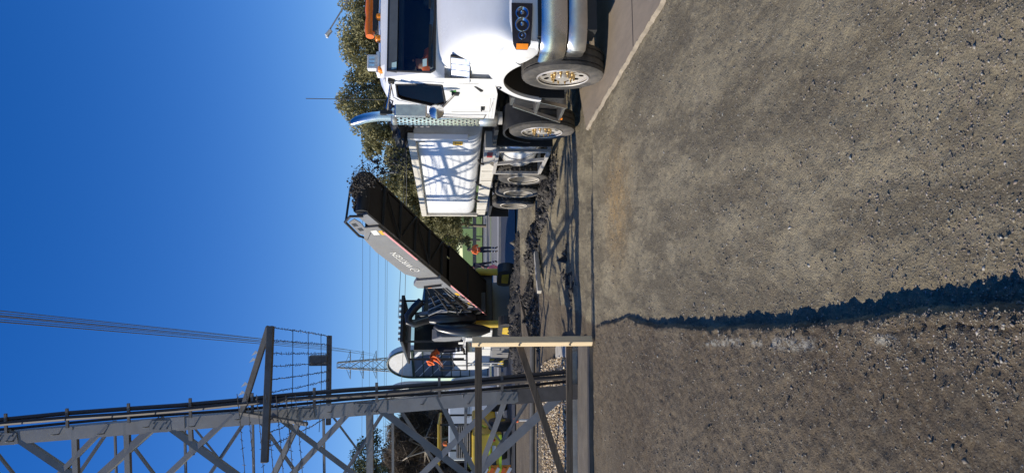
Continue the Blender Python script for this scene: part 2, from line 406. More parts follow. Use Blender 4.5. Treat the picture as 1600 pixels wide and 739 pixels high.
def road_mat():
    m = bpy.data.materials.new('milled_ground'); m.use_nodes = True
    nt = m.node_tree; N = nt.nodes; L = nt.links; p = N['Principled BSDF']
    p.inputs['Roughness'].default_value = 0.92; p.inputs['Specular IOR Level'].default_value = 0.25
    tc = N.new('ShaderNodeTexCoord')
    def att(n):
        a = N.new('ShaderNodeAttribute'); a.attribute_name = n; return a.outputs['Fac']
    def noise(scale, det=6, rough=0.65, st=None, rz=0):
        nz = N.new('ShaderNodeTexNoise'); nz.inputs['Scale'].default_value = scale; nz.inputs['Detail'].default_value = det; nz.inputs['Roughness'].default_value = rough
        if st:
            mp = N.new('ShaderNodeMapping'); mp.inputs['Scale'].default_value = st; mp.inputs['Rotation'].default_value = (0, 0, rz)
            L.new(tc.outputs['Object'], mp.inputs[0]); L.new(mp.outputs[0], nz.inputs['Vector'])
        else: L.new(tc.outputs['Object'], nz.inputs['Vector'])
        return nz.outputs['Fac']
    def ramp(v, stops):
        r = N.new('ShaderNodeValToRGB'); e = r.color_ramp.elements
        e[0].position, e[0].color = stops[0][0], (*stops[0][1], 1); e[1].position, e[1].color = stops[-1][0], (*stops[-1][1], 1)
        for q, c in stops[1:-1]:
            k = e.new(q); k.color = (*c, 1)
        L.new(v, r.inputs[0]); return r.outputs[0]
    def mix(f, a, b, t='MIX'):
        x = N.new('ShaderNodeMix'); x.data_type = 'RGBA'; x.blend_type = t
        for s, v in (('Factor', f), ('A', a), ('B', b)):
            if isinstance(v, (tuple, float, int)): x.inputs[s].default_value = v if not isinstance(v, tuple) else (*v, 1)
            else: L.new(v, x.inputs[s])
        return x.outputs['Result']
    def g(v): return (v, v, v)
    def mul(a, b):
        x = N.new('ShaderNodeMath'); x.operation = 'MULTIPLY'; x.use_clamp = True
        for i, v in enumerate((a, b)):
            if isinstance(v, (float, int)): x.inputs[i].default_value = v
            else: L.new(v, x.inputs[i])
        return x.outputs[0]
    # milled surface: tan grey dust with darker bitumen smears drawn out along the road
    dust = ramp(noise(1.1, 8), [(0.3, (0.29, 0.238, 0.158)), (0.55, (0.385, 0.322, 0.22)), (0.75, (0.47, 0.40, 0.28))])
    smear = ramp(noise(1.3, 9, 0.72, (1.9, 0.5, 1), R(7)), [(0.45, g(0)), (0.55, g(1))])
    milled = mix(mul(smear, 0.85), dust, (0.165, 0.135, 0.095))
    mott = ramp(noise(9, 8, 0.7), [(0.4, g(0)), (0.62, g(1))])
    milled = mix(mul(mott, 0.45), milled, (0.2, 0.17, 0.122))
    fleck = ramp(noise(42, 9, 0.8, (1.4, 0.9, 1), R(7)), [(0.55, g(0)), (0.66, g(1))])
    milled = mix(mul(fleck, 0.8), milled, (0.5, 0.44, 0.33))
    dirt = ramp(noise(0.9, 9, 0.65, (1.0, 0.8, 1)), [(0.32, (0.15, 0.11, 0.073)), (0.5, (0.235, 0.182, 0.123)), (0.72, (0.33, 0.268, 0.19))])
    dmott = ramp(noise(6, 9, 0.7), [(0.42, g(0)), (0.6, g(1))])
    dirt = mix(mul(dmott, 0.5), dirt, (0.125, 0.105, 0.083))
    dfl = ramp(noise(34, 9, 0.8), [(0.56, g(0)), (0.66, g(1))])
    dirt = mix(mul(dfl, 0.4), dirt, (0.4, 0.35, 0.27))
    c = mix(att('zone'), milled, dirt)
    sandm = mul(att('sand'), ramp(noise(5, 8, 0.7), [(0.35, g(0)), (0.6, g(1))]))
    c = mix(mul(sandm, 0.95), c, (0.5, 0.33, 0.15))
    # aggregate: single stones seen as light and dark grains
    for sc_, lo, hi, amt in ((55, (0.07, 0.06, 0.05), (0.42, 0.39, 0.32), 0.45), (130, (0.08, 0.07, 0.06), (0.4, 0.36, 0.29), 0.45)):
        vo = N.new('ShaderNodeTexVoronoi'); vo.inputs['Scale'].default_value = sc_; vo.inputs['Randomness'].default_value = 1
        L.new(tc.outputs['Object'], vo.inputs['Vector'])
        sep = N.new('ShaderNodeSeparateColor'); L.new(vo.outputs['Color'], sep.inputs[0])
        sel = ramp(sep.outputs[0], [(0.72, g(0)), (0.8, g(1))])
        near = ramp(vo.outputs['Distance'], [(0.35, g(1)), (0.5, g(0))])
        stone = ramp(sep.outputs[1], [(0.2, lo), (0.85, hi)])
        c = mix(mul(mul(sel, near), amt), c, stone)
    pm = mul(att('paint'), ramp(noise(26, 6, 0.75), [(0.44, g(0)), (0.56, g(1))]))
    big = ramp(noise(0.45, 5, 0.6), [(0.35, g(0.78)), (0.65, g(1.1))])
    c = mix(0.8, c, big, 'MULTIPLY')
    c = mix(mul(pm, 0.62), c, (0.62, 0.61, 0.56))
    c = mix(1.0, c, mix(att('zone'), (0.80, 0.80, 0.735), (0.66, 0.655, 0.61)), 'MULTIPLY')
    L.new(c, p.inputs['Base Color'])
    b1 = N.new('ShaderNodeBump'); b1.inputs['Strength'].default_value = 0.9; b1.inputs['Distance'].default_value = 0.012
    L.new(noise(70, 8, 0.75), b1.inputs['Height'])
    vo = N.new('ShaderNodeTexVoronoi'); vo.inputs['Scale'].default_value = 95; L.new(tc.outputs['Object'], vo.inputs['Vector'])
    b2 = N.new('ShaderNodeBump'); b2.inputs['Strength'].default_value = 0.55; b2.inputs['Distance'].default_value = 0.006; b2.invert = True
    L.new(vo.outputs['Distance'], b2.inputs['Height']); L.new(b1.outputs[0], b2.inputs['Normal'])
    L.new(b2.outputs[0], p.inputs['Normal'])
    return m
ground = fast_mesh('ground', np.stack([X, Y, Z], -1).reshape(-1, 3), F, road_mat(), attrs={'zone': ('POINT', zone.ravel()), 'paint': ('POINT', paint.ravel()), 'sand': ('POINT', sand.ravel())}, smooth=True)
tag(ground, kind='structure')

# crushed stones lying on it
OCT = np.array([(1, 0, 0), (-1, 0, 0), (0, 1, 0), (0, -1, 0), (0, 0, 1), (0, 0, -1)], float)
OCF = np.array([(0, 2, 4), (2, 1, 4), (1, 3, 4), (3, 0, 4), (2, 0, 5), (1, 2, 5), (3, 1, 5), (0, 3, 5)])
def pebbles(name, pos, size, mat_, parent=None, flat=0.65, seed=1, tone=None):
    rg = np.random.default_rng(seed); n = len(pos)
    v = OCT[None] * (1 + 0.35 * rg.uniform(-1, 1, (n, 6, 3))) + rg.uniform(-0.22, 0.22, (n, 6, 3))
    v = v * rg.uniform(0.65, 1.3, (n, 1, 3)) * np.array([1, 1, flat])
    a = rg.uniform(0, 6.283, n); ca, sa = np.cos(a), np.sin(a)
    t = rg.normal(0, 0.35, n); ct, st = np.cos(t), np.sin(t)
    y = v[..., 1] * ct[:, None] - v[..., 2] * st[:, None]; z = v[..., 1] * st[:, None] + v[..., 2] * ct[:, None]
    x = v[..., 0]
    v = np.stack([x * ca[:, None] - y * sa[:, None], x * sa[:, None] + y * ca[:, None], z], -1) * size[:, None, None]
    v = v + pos[:, None, :]
    f = (OCF[None] + (np.arange(n) * 6)[:, None, None]).reshape(-1, 3)
    tn = np.repeat(rg.random(n) if tone is None else tone, 8)
    return fast_mesh(name, v.reshape(-1, 3), f, mat_, parent, attrs={'tone': ('FACE', tn)})
def stonemat(name, stops):
    m = bpy.data.materials.new(name); m.use_nodes = True
    N = m.node_tree.nodes; L = m.node_tree.links; p = N['Principled BSDF']; p.inputs['Roughness'].default_value = 0.85
    at = N.new('ShaderNodeAttribute'); at.attribute_name = 'tone'
    r = N.new('ShaderNodeValToRGB'); e = r.color_ramp.elements
    e[0].position, e[0].color = stops[0][0], (*stops[0][1], 1); e[1].position, e[1].color = stops[-1][0], (*stops[-1][1], 1)
    for q, c in stops[1:-1]: e.new(q).color = (*c, 1)
    nz = N.new('ShaderNodeTexNoise'); nz.inputs['Scale'].default_value = 60
    mx = N.new('ShaderNodeMix'); mx.data_type = 'RGBA'; mx.blend_type = 'MULTIPLY'; mx.inputs['Factor'].default_value = 0.35
    L.new(at.outputs['Fac'], r.inputs[0]); L.new(r.outputs[0], mx.inputs['A']); L.new(nz.outputs['Color'], mx.inputs['B']); L.new(mx.outputs['Result'], p.inputs['Base Color'])
    return m
M['stone'] = stonemat('crushed_stone', [(0, (0.15, 0.125, 0.095)), (0.5, (0.24, 0.205, 0.155)), (0.9, (0.31, 0.27, 0.21)), (1.0, (0.5, 0.47, 0.41))])
M['pebble'] = stonemat('river_pebble', [(0, (0.12, 0.075, 0.04)), (0.3, (0.4, 0.28, 0.15)), (0.7, (0.62, 0.48, 0.3)), (1, (0.75, 0.68, 0.56))])
M['lump'] = stonemat('millings_lump', [(0, (0.016, 0.014, 0.013)), (0.65, (0.06, 0.052, 0.044)), (1, (0.19, 0.165, 0.13))])
rg = np.random.default_rng(3)
n = 110000
py = 1.5 * np.exp(rg.random(n) ** 1.15 * math.log(9.5 / 1.5))
px = rg.uniform(-0.46, 0.5, n) * py + rg.uniform(-0.15, 0.15, n)
clump = 0.5 + 0.5 * vnoise(px * 1.7, py * 1.7, 41) + 0.3 * vnoise(px * 6, py * 6, 42)
near_lip = np.exp(-np.abs(px - LIP(py) + 0.1) / 0.12)
keep = rg.random(n) < np.clip(clump * 0.9 + near_lip, 0.12, 1)
keep &= ~((px > SLABX(py)) & (py > 1))
px, py = px[keep], py[keep]
size = np.clip(np.exp(rg.normal(math.log(0.0021), 0.5, len(px))), 0.001, 0.0075) * (1 + 0.12 * py)
pz = ground_h(px, py) + size * 0.15
g1 = pebbles('loose_gravel', np.stack([px, py, pz], -1), size, M['stone'], seed=5, flat=0.5)
tag(g1, 'loose crushed stones scattered over the milled road surface', 'gravel', kind='stuff')

# unmilled pavement lane on the right, with a broken pale edge
def sheet(name, poly, z, m, kind='structure', th=0.0, zf=None):
    mb = MB()
    if th: mb.prism(poly, lambda p, q, d: (p, q, d), z - th, z)
    else: mb.add([(p, q, z) for p, q in poly], [tuple(range(len(poly)))])
    o = mb.build(name, m); tag(o, kind=kind); return o
se = [(float(SLABX(v)) + 0.018 * float(vnoise(v * 4, 0.3, 6)) + 0.012 * float(vnoise(v * 13, 0.3, 7)), v) for v in np.arange(1.0, 9.86, 0.06)]
slab_poly = [(14, -3), (14, 16), (8, 15.2), (2.07, 10.35)] + se[::-1] + [(2.7, -3)]
sheet('pavement_lane', slab_poly, 0.035, M['slab'], th=0.2)
mb = MB()
for i in range(len(se) - 1):
    (xa, ya), (xb, yb) = se[i], se[i + 1]
    wf = lambda v: max(0.002, 0.010 + 0.018 * float(vnoise(v * 7, 2.2, 14)) + 0.026 * float(vnoise(v * 1.7, 5.2, 16))); wa = wf(ya); wb = wf(yb)
    mb.add([(xa - 0.02, ya, 0.004), (xb - 0.02, yb, 0.004), (xb + 0.0, yb, 0.040), (xa + 0.0, ya, 0.040), (xb + wb, yb, 0.0395), (xa + wa, ya, 0.0395)], [(0, 1, 2, 3), (3, 2, 4, 5)])
e_ = mb.build('pavement_edge', M['edge'], smooth=True); tag(e_, kind='structure')
mb = MB()
for y0 in (6.9, 3.4):
    xe = float(SLABX(y0)); mb.box(((xe + 9) / 2, y0 + 0.12 * (9 - xe) / 2 + 0.0, 0.036), (9 - xe, 0.012, 0.006), (0, 0, 0.12))
tag(mb.build('pavement_joint', M['rubber']), kind='structure')

# footpath strip, edging and pebble bed behind the timber barrier
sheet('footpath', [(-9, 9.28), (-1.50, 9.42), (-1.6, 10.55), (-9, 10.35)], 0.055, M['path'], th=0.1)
mb = MB(); mb.bar((-9, 10.38, 0.07), (-1.75, 10.62, 0.07), 0.07, 0.12)
tag(mb.build('edging_kerb', M['concrete'], bevel=0.01), kind='structure')
bed = [(-11, 10.35), (-2.1, 10.66), (-1.98, 11.2), (-2.1, 12.1), (-2.6, 14.6), (-3.0, 16.6), (-11, 16.6)]
sheet('pebble_bed', bed, 0.10, mat('bed_sand', (0.3, 0.22, 0.13), 0.9, var=0.3, scale=20), th=0.15)
mb = MB()
ap = [(-2.1, 10.64), (-1.75, 10.68), (-1.66, 11.3), (-1.8, 12.3), (-2.05, 12.9), (-2.35, 12.9), (-2.1, 12.1), (-1.98, 11.3)]
mb.prism(ap, lambda p, q, d: (p, q, d), 0.0, 0.115)
tag(mb.build('concrete_apron', M['concrete'], bevel=0.02), kind='structure')
n = 19000
by = 10.62 + rg.random(n) ** 1.4 * 5.8
bx = -1.8 - rg.random(n) * 5.2
lim = np.interp(by, [10.6, 11.2, 12.4, 14.6, 16.6], [-2.1, -1.98, -2.12, -2.6, -3.0])
k = bx < lim - 0.02
bx, by = bx[k], by[k]
bs = rg.uniform(0.014, 0.034, len(bx)) * (1 + 0.03 * (by - 10))
g2 = pebbles('river_pebbles', np.stack([bx, by, 0.10 + bs * 0.4 + 0.02 * vnoise(bx * 2, by * 2, 77)], -1), bs, M['pebble'], seed=9, flat=0.8)
tag(g2, 'cream and tan pebbles filling the bed under the pylon', 'pebbles', kind='stuff')
mb = MB(); mb.tube([(-11, 16.9, 0.2), (-5, 16.9, 0.2), (-2.6, 16.8, 0.2)], 0.07, 10)
tag(mb.build('bed_edging', M['galvd']), kind='structure')

# cross street far behind: fresh asphalt, kerbs, old asphalt, verges
sheet('fresh_asphalt_lane', [(-60, 24.2), (60, 24.2), (60, 37), (-60, 37)], 0.19, M['asphalt_new'])
mb = MB()
for k in range(40): mb.box((-59 + k * 3, 33.2, 0.194), (1.1, 0.12, 0.002)) if k % 2 else None
tag(mb.build('lane_dashes', M['linepaint']), kind='structure')
for y0, wd, h, m_ in ((38.2, 2.3, 0.26, 'kerb'), (56, 0.5, 0.22, 'kerb'), (57.5, 1.6, 0.2, 'grass'), (80, 0.7, 0.3, 'linepaint'), (95, 0.6, 0.35, 'kerb')):
    sheet({'kerb': 'kerb', 'grass': 'grass_verge', 'linepaint': 'edge_line'}[m_], [(-120, y0), (120, y0), (120, y0 + wd), (-120, y0 + wd)], h, M[m_], th=0.3)
sheet('far_road', [(-150, 40.6), (150, 40.6), (150, 105), (-150, 105)], 0.195, M['asphalt'])
mb = MB()
lawn = []
for j, (yy, zz) in enumerate([(97, 0.4), (110, 1.0), (125, 2.2), (145, 3.6), (175, 5.0), (260, 6.0)]):
    lawn.append([Vector((xx, yy, zz * (0.55 + 0.45 * math.tanh((xx + 30) / 30)) + 0.2 * float(vnoise(xx * .05, yy * .05, 2)))) for xx in range(-200, 201, 10)])
mb.loft(lawn)
tag(mb.build('grass_slope', M['grass'], smooth=True), kind='structure')
# ------------------------------------------------------------------ tipper truck (local: x across, y = rearwards from the front axle, z up; the side in view is x < 0)
TA = R(8.5)
truck = empty('tipper_truck', (1.95 + 1.24 * math.cos(TA), 8.6 + 1.24 * math.sin(TA), 0.01 + 0.0), TA, R(1.0))
tag(truck, 'white twin steer tipper truck being loaded under the conveyor', 'truck')
TW = truck.matrix_basis.copy()

# wheels
def tyre_mesh(wd=0.30, D=1.04, n=72, lug=0.012):
    r = D / 2; h = wd / 2
    mb = MB()
    prof = [(-h * 0.80, 0.30), (-h * 0.97, 0.345), (-h * 1.02, r * 0.8), (-h * 0.99, r * 0.9), (-h * 0.93, r * 0.955), (-h * 0.86, r * 0.985),
            (-h * 0.62, r), (-h * 0.60, r - 0.016), (-h * 0.50, r - 0.016), (-h * 0.48, r), (-h * 0.1, r), (-h * 0.07, r - 0.016), (h * 0.07, r - 0.016), (h * 0.1, r),
            (h * 0.48, r), (h * 0.50, r - 0.016), (h * 0.60, r - 0.016), (h * 0.62, r), (h * 0.86, r * 0.985), (h * 0.93, r * 0.955), (h * 1.02, r * 0.8), (h * 0.97, 0.345), (h * 0.80, 0.30)]
    vs = []; k = len(prof)
    for i, (hh, rr) in enumerate(prof):
        for j in range(n):
            an = 2 * math.pi * (j + (0.5 if 6 <= i <= 9 or 14 <= i <= 17 else 0) * (1 if lug > 0.015 else 0.4)) / n
            q = rr
            if rr > r * 0.97 and abs(hh) > h * 0.3 and j % 2: q -= lug
            elif rr > r * 0.94 and j % 2: q -= lug * 0.9
            vs.append((hh, math.cos(an) * q, math.sin(an) * q))
    fs = [(i * n + j, i * n + (j + 1) % n, (i + 1) * n + (j + 1) % n, (i + 1) * n + j) for i in range(k - 1) for j in range(n)]
    mb.add(vs, fs)
    return mb
def holed_disc(mb, x0, r_in, r_out, hole_c, hole_r, nh, depth, dish):
    """disc in the yz plane with nh round hand holes through it"""
    per = 8
    vs = []; fs = []
    for k in range(nh):
        a0 = 2 * math.pi * k / nh; a1 = 2 * math.pi * (k + 1) / nh; am = (a0 + a1) / 2
        hc = (math.cos(am) * hole_c, math.sin(am) * hole_c)
        base = len(vs)
        out = []
        for rr, ang in ((r_in, a0), (r_in, am), (r_in, a1), ((r_in + r_out) / 2, a1), (r_out, a1), (r_out, am), (r_out, a0), ((r_in + r_out) / 2, a0)):
            out.append((x0 + dish * (rr - r_in) / (r_out - r_in), math.cos(ang) * rr, math.sin(ang) * rr))
        inn = []
        for o_ in out:
            d = math.hypot(o_[1] - hc[0], o_[2] - hc[1])
            yy = hc[0] + (o_[1] - hc[0]) / d * hole_r; zz = hc[1] + (o_[2] - hc[1]) / d * hole_r
            rr = math.hypot(yy, zz)
            inn.append((x0 + dish * (rr - r_in) / (r_out - r_in), yy, zz))
        deep = [(p[0] + depth, p[1], p[2]) for p in inn]
        vs += out + inn + deep
        for i in range(8):
            j = (i + 1) % 8
            fs.append((base + i, base + j, base + 8 + j, base + 8 + i))
            fs.append((base + 8 + i, base + 8 + j, base + 16 + j, base + 16 + i))
    mb.add(vs, fs)
tyre_steer = tyre_mesh(0.31, 1.03, 72, 0.006)
tyre_drive = tyre_mesh(0.27, 1.03, 64, 0.02)
nutmb = MB(); nutmb.lathe([(0, 0.021), (-0.03, 0.019), (-0.035, 0.013), (-0.075, 0.011), (-0.08, 0.0)], (0, 0, 0), (1, 0, 0), 6)
nut_mesh = None
def steer_wheel(y, side, rz, gold=True, label=None):
    global nut_mesh
    wm = tyre_steer.build('wheel', M['tyre'], truck, smooth=True, sharp=30) if True else None
    wm.location = (side * 1.085, y, 0.515)
    wm.rotation_euler = (0, 0, rz + (0 if side < 0 else math.pi))
    rb = MB()
    rb.lathe([(-0.15, 0.305), (-0.158, 0.318), (-0.135, 0.33), (-0.13, 0.292), (-0.115, 0.286)], (0, 0, 0), (1, 0, 0), 48)
    holed_disc(rb, -0.10, 0.165, 0.288, 0.232, 0.037, 10, 0.006, -0.018)
    rb.lathe([(-0.10, 0.167), (-0.10, 0.15), (-0.10, 0.1), (-0.14, 0.095), (-0.16, 0.08), (-0.165, 0.0)], (0, 0, 0), (1, 0, 0), 40)
    rim = rb.build('rim', M['rim'], wm, smooth=True, sharp=40)
    bk = MB(); bk.lathe([(-0.03, 0.0), (-0.03, 0.285)], (0, 0, 0), (1, 0, 0), 24); bk.build('brake_drum', M['rubber'], wm)
    for k in range(10):
        a = 2 * math.pi * k / 10 + 0.3
        if nut_mesh is None:
            nt = nutmb.build('lug_nut', M['gold'], wm); nut_mesh = nt.data
        else:
            nt = bpy.data.objects.new('lug_nut', nut_mesh); col.objects.link(nt); nt.parent = wm
        nt.location = (-0.102, math.cos(a) * 0.135, math.sin(a) * 0.135)
    return wm
def drive_wheel(y, side):
    wm = tyre_drive.build('wheel', M['tyre'], truck, smooth=True, sharp=30)
    wm.location = (side * 1.10, y, 0.515); wm.rotation_euler = (random.random() * 6, 0, 0 if side < 0 else math.pi)
    wi = tyre_drive.build('inner_tyre', M['tyre'], wm, smooth=True, sharp=30); wi.location = (0.33, 0, 0)
    rb = MB()
    rb.lathe([(-0.135, 0.3), (-0.142, 0.318), (-0.12, 0.33), (-0.105, 0.29), (0.06, 0.27), (0.075, 0.22), (0.075, 0.15), (0.0, 0.13), (-0.05, 0.12), (-0.06, 0.0)], (0, 0, 0), (1, 0, 0), 40)
    rb.build('rim', M['rimd'], wm, smooth=True, sharp=40)
    return wm
for s_ in (-1, 1):
    steer_wheel(0.0, s_, R(-4)); steer_wheel(2.28, s_, R(-3))
    for y_ in (5.52, 6.87, 8.25): drive_wheel(y_, s_)

# chassis
mb = MB()
for s_ in (-1, 1): mb.box((s_ * 0.43, 4.3, 0.86), (0.09, 9.6, 0.28))
for y_ in (-0.3, 0.9, 2.9, 4.2, 6.2, 7.6, 9.0): mb.box((0, y_, 0.86), (0.8, 0.1, 0.2))
for y_ in (0.0, 2.28, 5.52, 6.87, 8.25): mb.tube([(-0.9, y_, 0.515), (0.9, y_, 0.515)], 0.085, 10)
mb.box((0, 0.35, 0.95), (0.75, 1.5, 0.7)); mb.box((0, 1.8, 0.8), (0.6, 0.9, 0.5))
mb.build('chassis', M['chassis'], truck)

# bonnet: nose lofted from the cowl to the grille
def nose_ring(s, top, wt, shoulder_z, ws, wl, bot):
    half = [(0.0, top), (wt * 0.6, top - 0.01), (wt, top - 0.035), ((wt + ws) / 2 + 0.03, (top + shoulder_z) / 2 + 0.03), (ws, shoulder_z), ((ws + wl) / 2 + 0.02, (shoulder_z + bot) / 2 + 0.12), (wl, (shoulder_z + bot) / 2 - 0.05), (wl, bot)]
    return [Vector((-x, s, z)) for x, z in half[::-1]] + [Vector((x, s, z)) for x, z in half[1:]]
mb = MB()
st = [(0.37, 2.12, 0.93, 2.02, 1.185, 1.205, 1.30), (0.345, 2.125, 0.9, 2.0, 1.16, 1.19, 1.29), (0.30, 2.13, 0.86, 1.98, 1.10, 1.15, 1.28), (0.10, 2.09, 0.80, 1.92, 1.08, 1.14, 1.25), (-0.10, 1.99, 0.75, 1.80, 1.03, 1.12, 1.2),
      (-0.30, 1.85, 0.72, 1.66, 1.00, 1.10, 1.1), (-0.45, 1.70, 0.72, 1.52, 1.00, 1.12, 0.9), (-0.58, 1.54, 0.74, 1.40, 1.03, 1.15, 0.9), (-0.68, 1.40, 0.78, 1.30, 1.05, 1.14, 0.9), (-0.73, 1.28, 0.80, 1.2, 1.04, 1.12, 0.9), (-0.745, 1.05, 0.80, 1.02, 1.02, 1.1, 0.9)]
mb.loft([nose_ring(*q) for q in st])
bn = mb.build('bonnet', M['white'], truck, smooth=True, sharp=50)
ss = bn.modifiers.new('sub', 'SUBSURF'); ss.levels = 2; ss.render_levels = 2
# grille on the nose face
mb = MB()
for k in range(9): mb.box((0, -0.752 - 0.0 * k, 1.0 + 0.0 + 0.03 * k), (1.1, 0.02, 0.014))
gr = mb.build('grille', M['chrome'], truck)
# front wings: swept round the wheel arch
def wing(sd):
    rings = []
    for k in range(29):
        a = R(50 + 114 * k / 28)            # 0 = front, 90 = top
        cs, sn = -math.cos(a), math.sin(a)
        flat = 1.0
        blend = min(1, max(0, (k - 2) / 8))
        prof = [(0.93, 1.06), (1.02, 1.03), (1.11, 0.98), (1.19, 0.91), (1.228, 0.85), (1.236, 0.80), (1.232, 0.765), (1.205, 0.76), (1.18, 0.765)]
        rings.append([Vector((sd * x, 0.11 + cs * r * 0.97, 0.48 + sn * r)) for x, r in prof])
    mb = MB(); mb.loft(rings, cap=True); return mb
for sd in (-1, 1):
    wg = wing(sd).build('front_wing', M['white'], truck, smooth=True, sharp=60)
    lnr = MB(); lnr.loft([[Vector((sd * x_, 0.11 - math.cos(a_) * 0.735, 0.48 + math.sin(a_) * 0.752)) for x_ in (0.45, 0.8, 1.19)] for a_ in np.linspace(R(34), R(172), 19)]); lnr.build('arch_liner', M['rubber'], wg)
# corner of the nose that carries the headlamp
for sd in (-1, 1):
    hb = MB()
    R_ = []
    for (s, xo, zt, zb) in ((-0.12, 1.215, 1.44, 1.205), (-0.22, 1.222, 1.42, 1.155), (-0.30, 1.222, 1.40, 1.10), (-0.38, 1.22, 1.375, 1.03), (-0.46, 1.215, 1.345, 0.95), (-0.53, 1.205, 1.32, 0.89), (-0.60, 1.185, 1.29, 0.88), (-0.68, 1.13, 1.25, 0.88), (-0.735, 1.04, 1.22, 0.89), (-0.755, 0.92, 1.20, 0.90)):
        xi = 0.6
        R_.append([Vector((sd * xi, s, zb)), Vector((sd * (xo - 0.05), s, zb)), Vector((sd * xo, s, zb + 0.06)), Vector((sd * xo, s, zt - 0.12)), Vector((sd * (xo - 0.07), s, zt - 0.02)), Vector((sd * (xo - 0.2), s, zt)), Vector((sd * xi, s, zt))])
    hb.loft(R_, cap=True, closed=True)
    hc = hb.build('headlamp_corner', M['white'], truck, smooth=True, sharp=40)
    # headlamp unit set into the corner
    hl = MB(); face = []
    pts = [(0.66, -0.775), (0.80, -0.78), (0.90, -0.778), (0.99, -0.77), (1.06, -0.75), (1.12, -0.718), (1.165, -0.67)]
    rings = []
    for i, (x, s) in enumerate(pts):
        t = i / (len(pts) - 1); zt = 1.205 - 0.025 * t * t - (0.03 if i == 6 else 0); zb = 0.965 + 0.03 * t + (0.03 if i == 6 else 0)
        nrm = Vector((sd * (0.1 + t * 0.8), -1, 0)).normalized() * 0.012
        rings.append([Vector((sd * x, s, zb)) + nrm, Vector((sd * x, s, zt)) + nrm, Vector((sd * x, s, zt)) - nrm * 4, Vector((sd * x, s, zb)) - nrm * 4])
    hl.loft(rings, cap=True, closed=True)
    hlo = hl.build('headlamp', M['lampblack'], truck, smooth=True, sharp=40)
    for (x, s, r_, m_, nx) in ((0.785, -0.795, 0.075, 'lens', 0.1), (0.92, -0.790, 0.083, 'lens', 0.2), (1.04, -0.772, 0.045, 'lens', 0.5)):
        b = MB(); ax = Vector((sd * nx, -1, 0)).normalized()
        b.lathe([(-0.02, r_), (0.006, r_), (0.008, r_ * 0.9), (-0.012, r_ * 0.55), (-0.004, r_ * 0.3), (0.004, 0)], (sd * x, s, 1.085), ax, 20)
        b.build('lamp_reflector', M[m_], hlo, smooth=True)
    b = MB(); rr = []
    for (x, s) in ((1.115, -0.728), (1.14, -0.705), (1.163, -0.678)):
        nrm = Vector((sd * 0.8, -1, 0)).normalized() * 0.018
        rr.append([Vector((sd * x, s, 1.015)) + nrm * .8, Vector((sd * x, s, 1.15)) + nrm * .8])
    b.loft(rr); b.build('turn_signal', M['amber'], hlo, smooth=True)
    # side repeater on the wing
    b = MB(); b.lathe([(0, 0.03), (0.02, 0.028), (0.03, 0.015), (0.03, 0)], (sd * 1.222, 0.36, 1.28), (sd, 0, 0.25), 14); b.build('side_repeater', M['lampblack'], wg if sd > 0 else truck, smooth=True)

# polished bumper and the second bar under it
def bumper(z0, z1, name, m_, xo, s_end, lip):
    mb = MB(); rings = []
    pts = [(0.0, -0.93), (0.5, -0.925), (0.9, -0.90), (1.02, -0.87), (1.12, -0.81), (1.19, -0.72), (xo, -0.6), (xo, s_end)]
    pts = [(-x, s) for x, s in pts[::-1]] + pts[1:]
    for x, s in pts:
        c = Vector((x, s + 0.35, 0)); n_ = Vector((x * 0.6, -0.8, 0)).normalized() if abs(x) > 1 else Vector((0, -1, 0))
        if abs(x) >= xo - 1e-6: n_ = Vector((math.copysign(1, x), 0, 0))
        o_ = Vector((x, s, 0))
        zz0 = z0 + lip * max(0, abs(x) - 0.9) * 0.3
        rings.append([o_ - n_ * 0.05 + Vector((0, 0, zz0)), o_ - n_ * 0.008 + Vector((0, 0, zz0)), o_ + Vector((0, 0, zz0 + 0.02)), o_ + n_ * 0.004 + Vector((0, 0, (zz0 + z1) / 2)), o_ + Vector((0, 0, z1 - 0.03)), o_ - n_ * 0.015 + Vector((0, 0, z1)), o_ - n_ * 0.05 + Vector((0, 0, z1))])
    mb.loft(rings, cap=True, closed=True)
    return mb.build(name, m_, truck, smooth=True, sharp=45)
bu = bumper(0.585, 0.875, 'bumper', M['chrome'], 1.215, -0.40, 0)
bumper(0.36, 0.565, 'lower_bumper', M['alu'], 1.17, -0.50, 0)
mb = MB(); mb.box((0, -0.72, 0.36), (2.0, 0.3, 0.22)); mb.build('underrun_bar', M['rubber'], truck)
mb = MB(); mb.box((0, -0.72, 0.88), (2.1, 0.12, 0.05)); mb.build('bumper_gap', M['rubber'], truck)

# cab shell with real openings
def bx_(z):
    if z <= 1.98: return 1.20
    if z <= 2.74: return 1.20 - (z - 1.98) / 0.76 * 0.165
    return 1.035 - (z - 2.74) * 0.7
def cp(sd, s, z, out=0.0): return Vector((sd * (bx_(z) + out), s, z))
WIN = [(0.42, 2.02), (0.50, 2.20), (0.78, 2.64), (1.26, 2.66), (1.33, 2.60), (1.33, 2.14), (1.16, 2.02), (1.10, 1.99)]   # door glass outline (y, z)
OUT = [(0.16, 1.98), (0.26, 2.2), (0.60, 2.76), (1.26, 2.80), (1.74, 2.78), (1.74, 2.1), (1.5, 1.98), (1.2, 1.93)]
mb = MB()
for sd in (-1, 1):
    mb.add([cp(sd, *p) for p in OUT] + [cp(sd, *p) for p in WIN], [(i, (i + 1) % 8, 8 + (i + 1) % 8, 8 + i) for i in range(8)])
    # below the belt
    low = [(0.16, 1.98), (1.2, 1.93), (1.5, 1.98), (1.74, 2.1), (1.74, 1.29), (0.70, 1.29), (0.40, 1.33), (0.16, 1.36)]
    mb.add([cp(sd, *p) for p in low], [tuple(range(len(low)))])
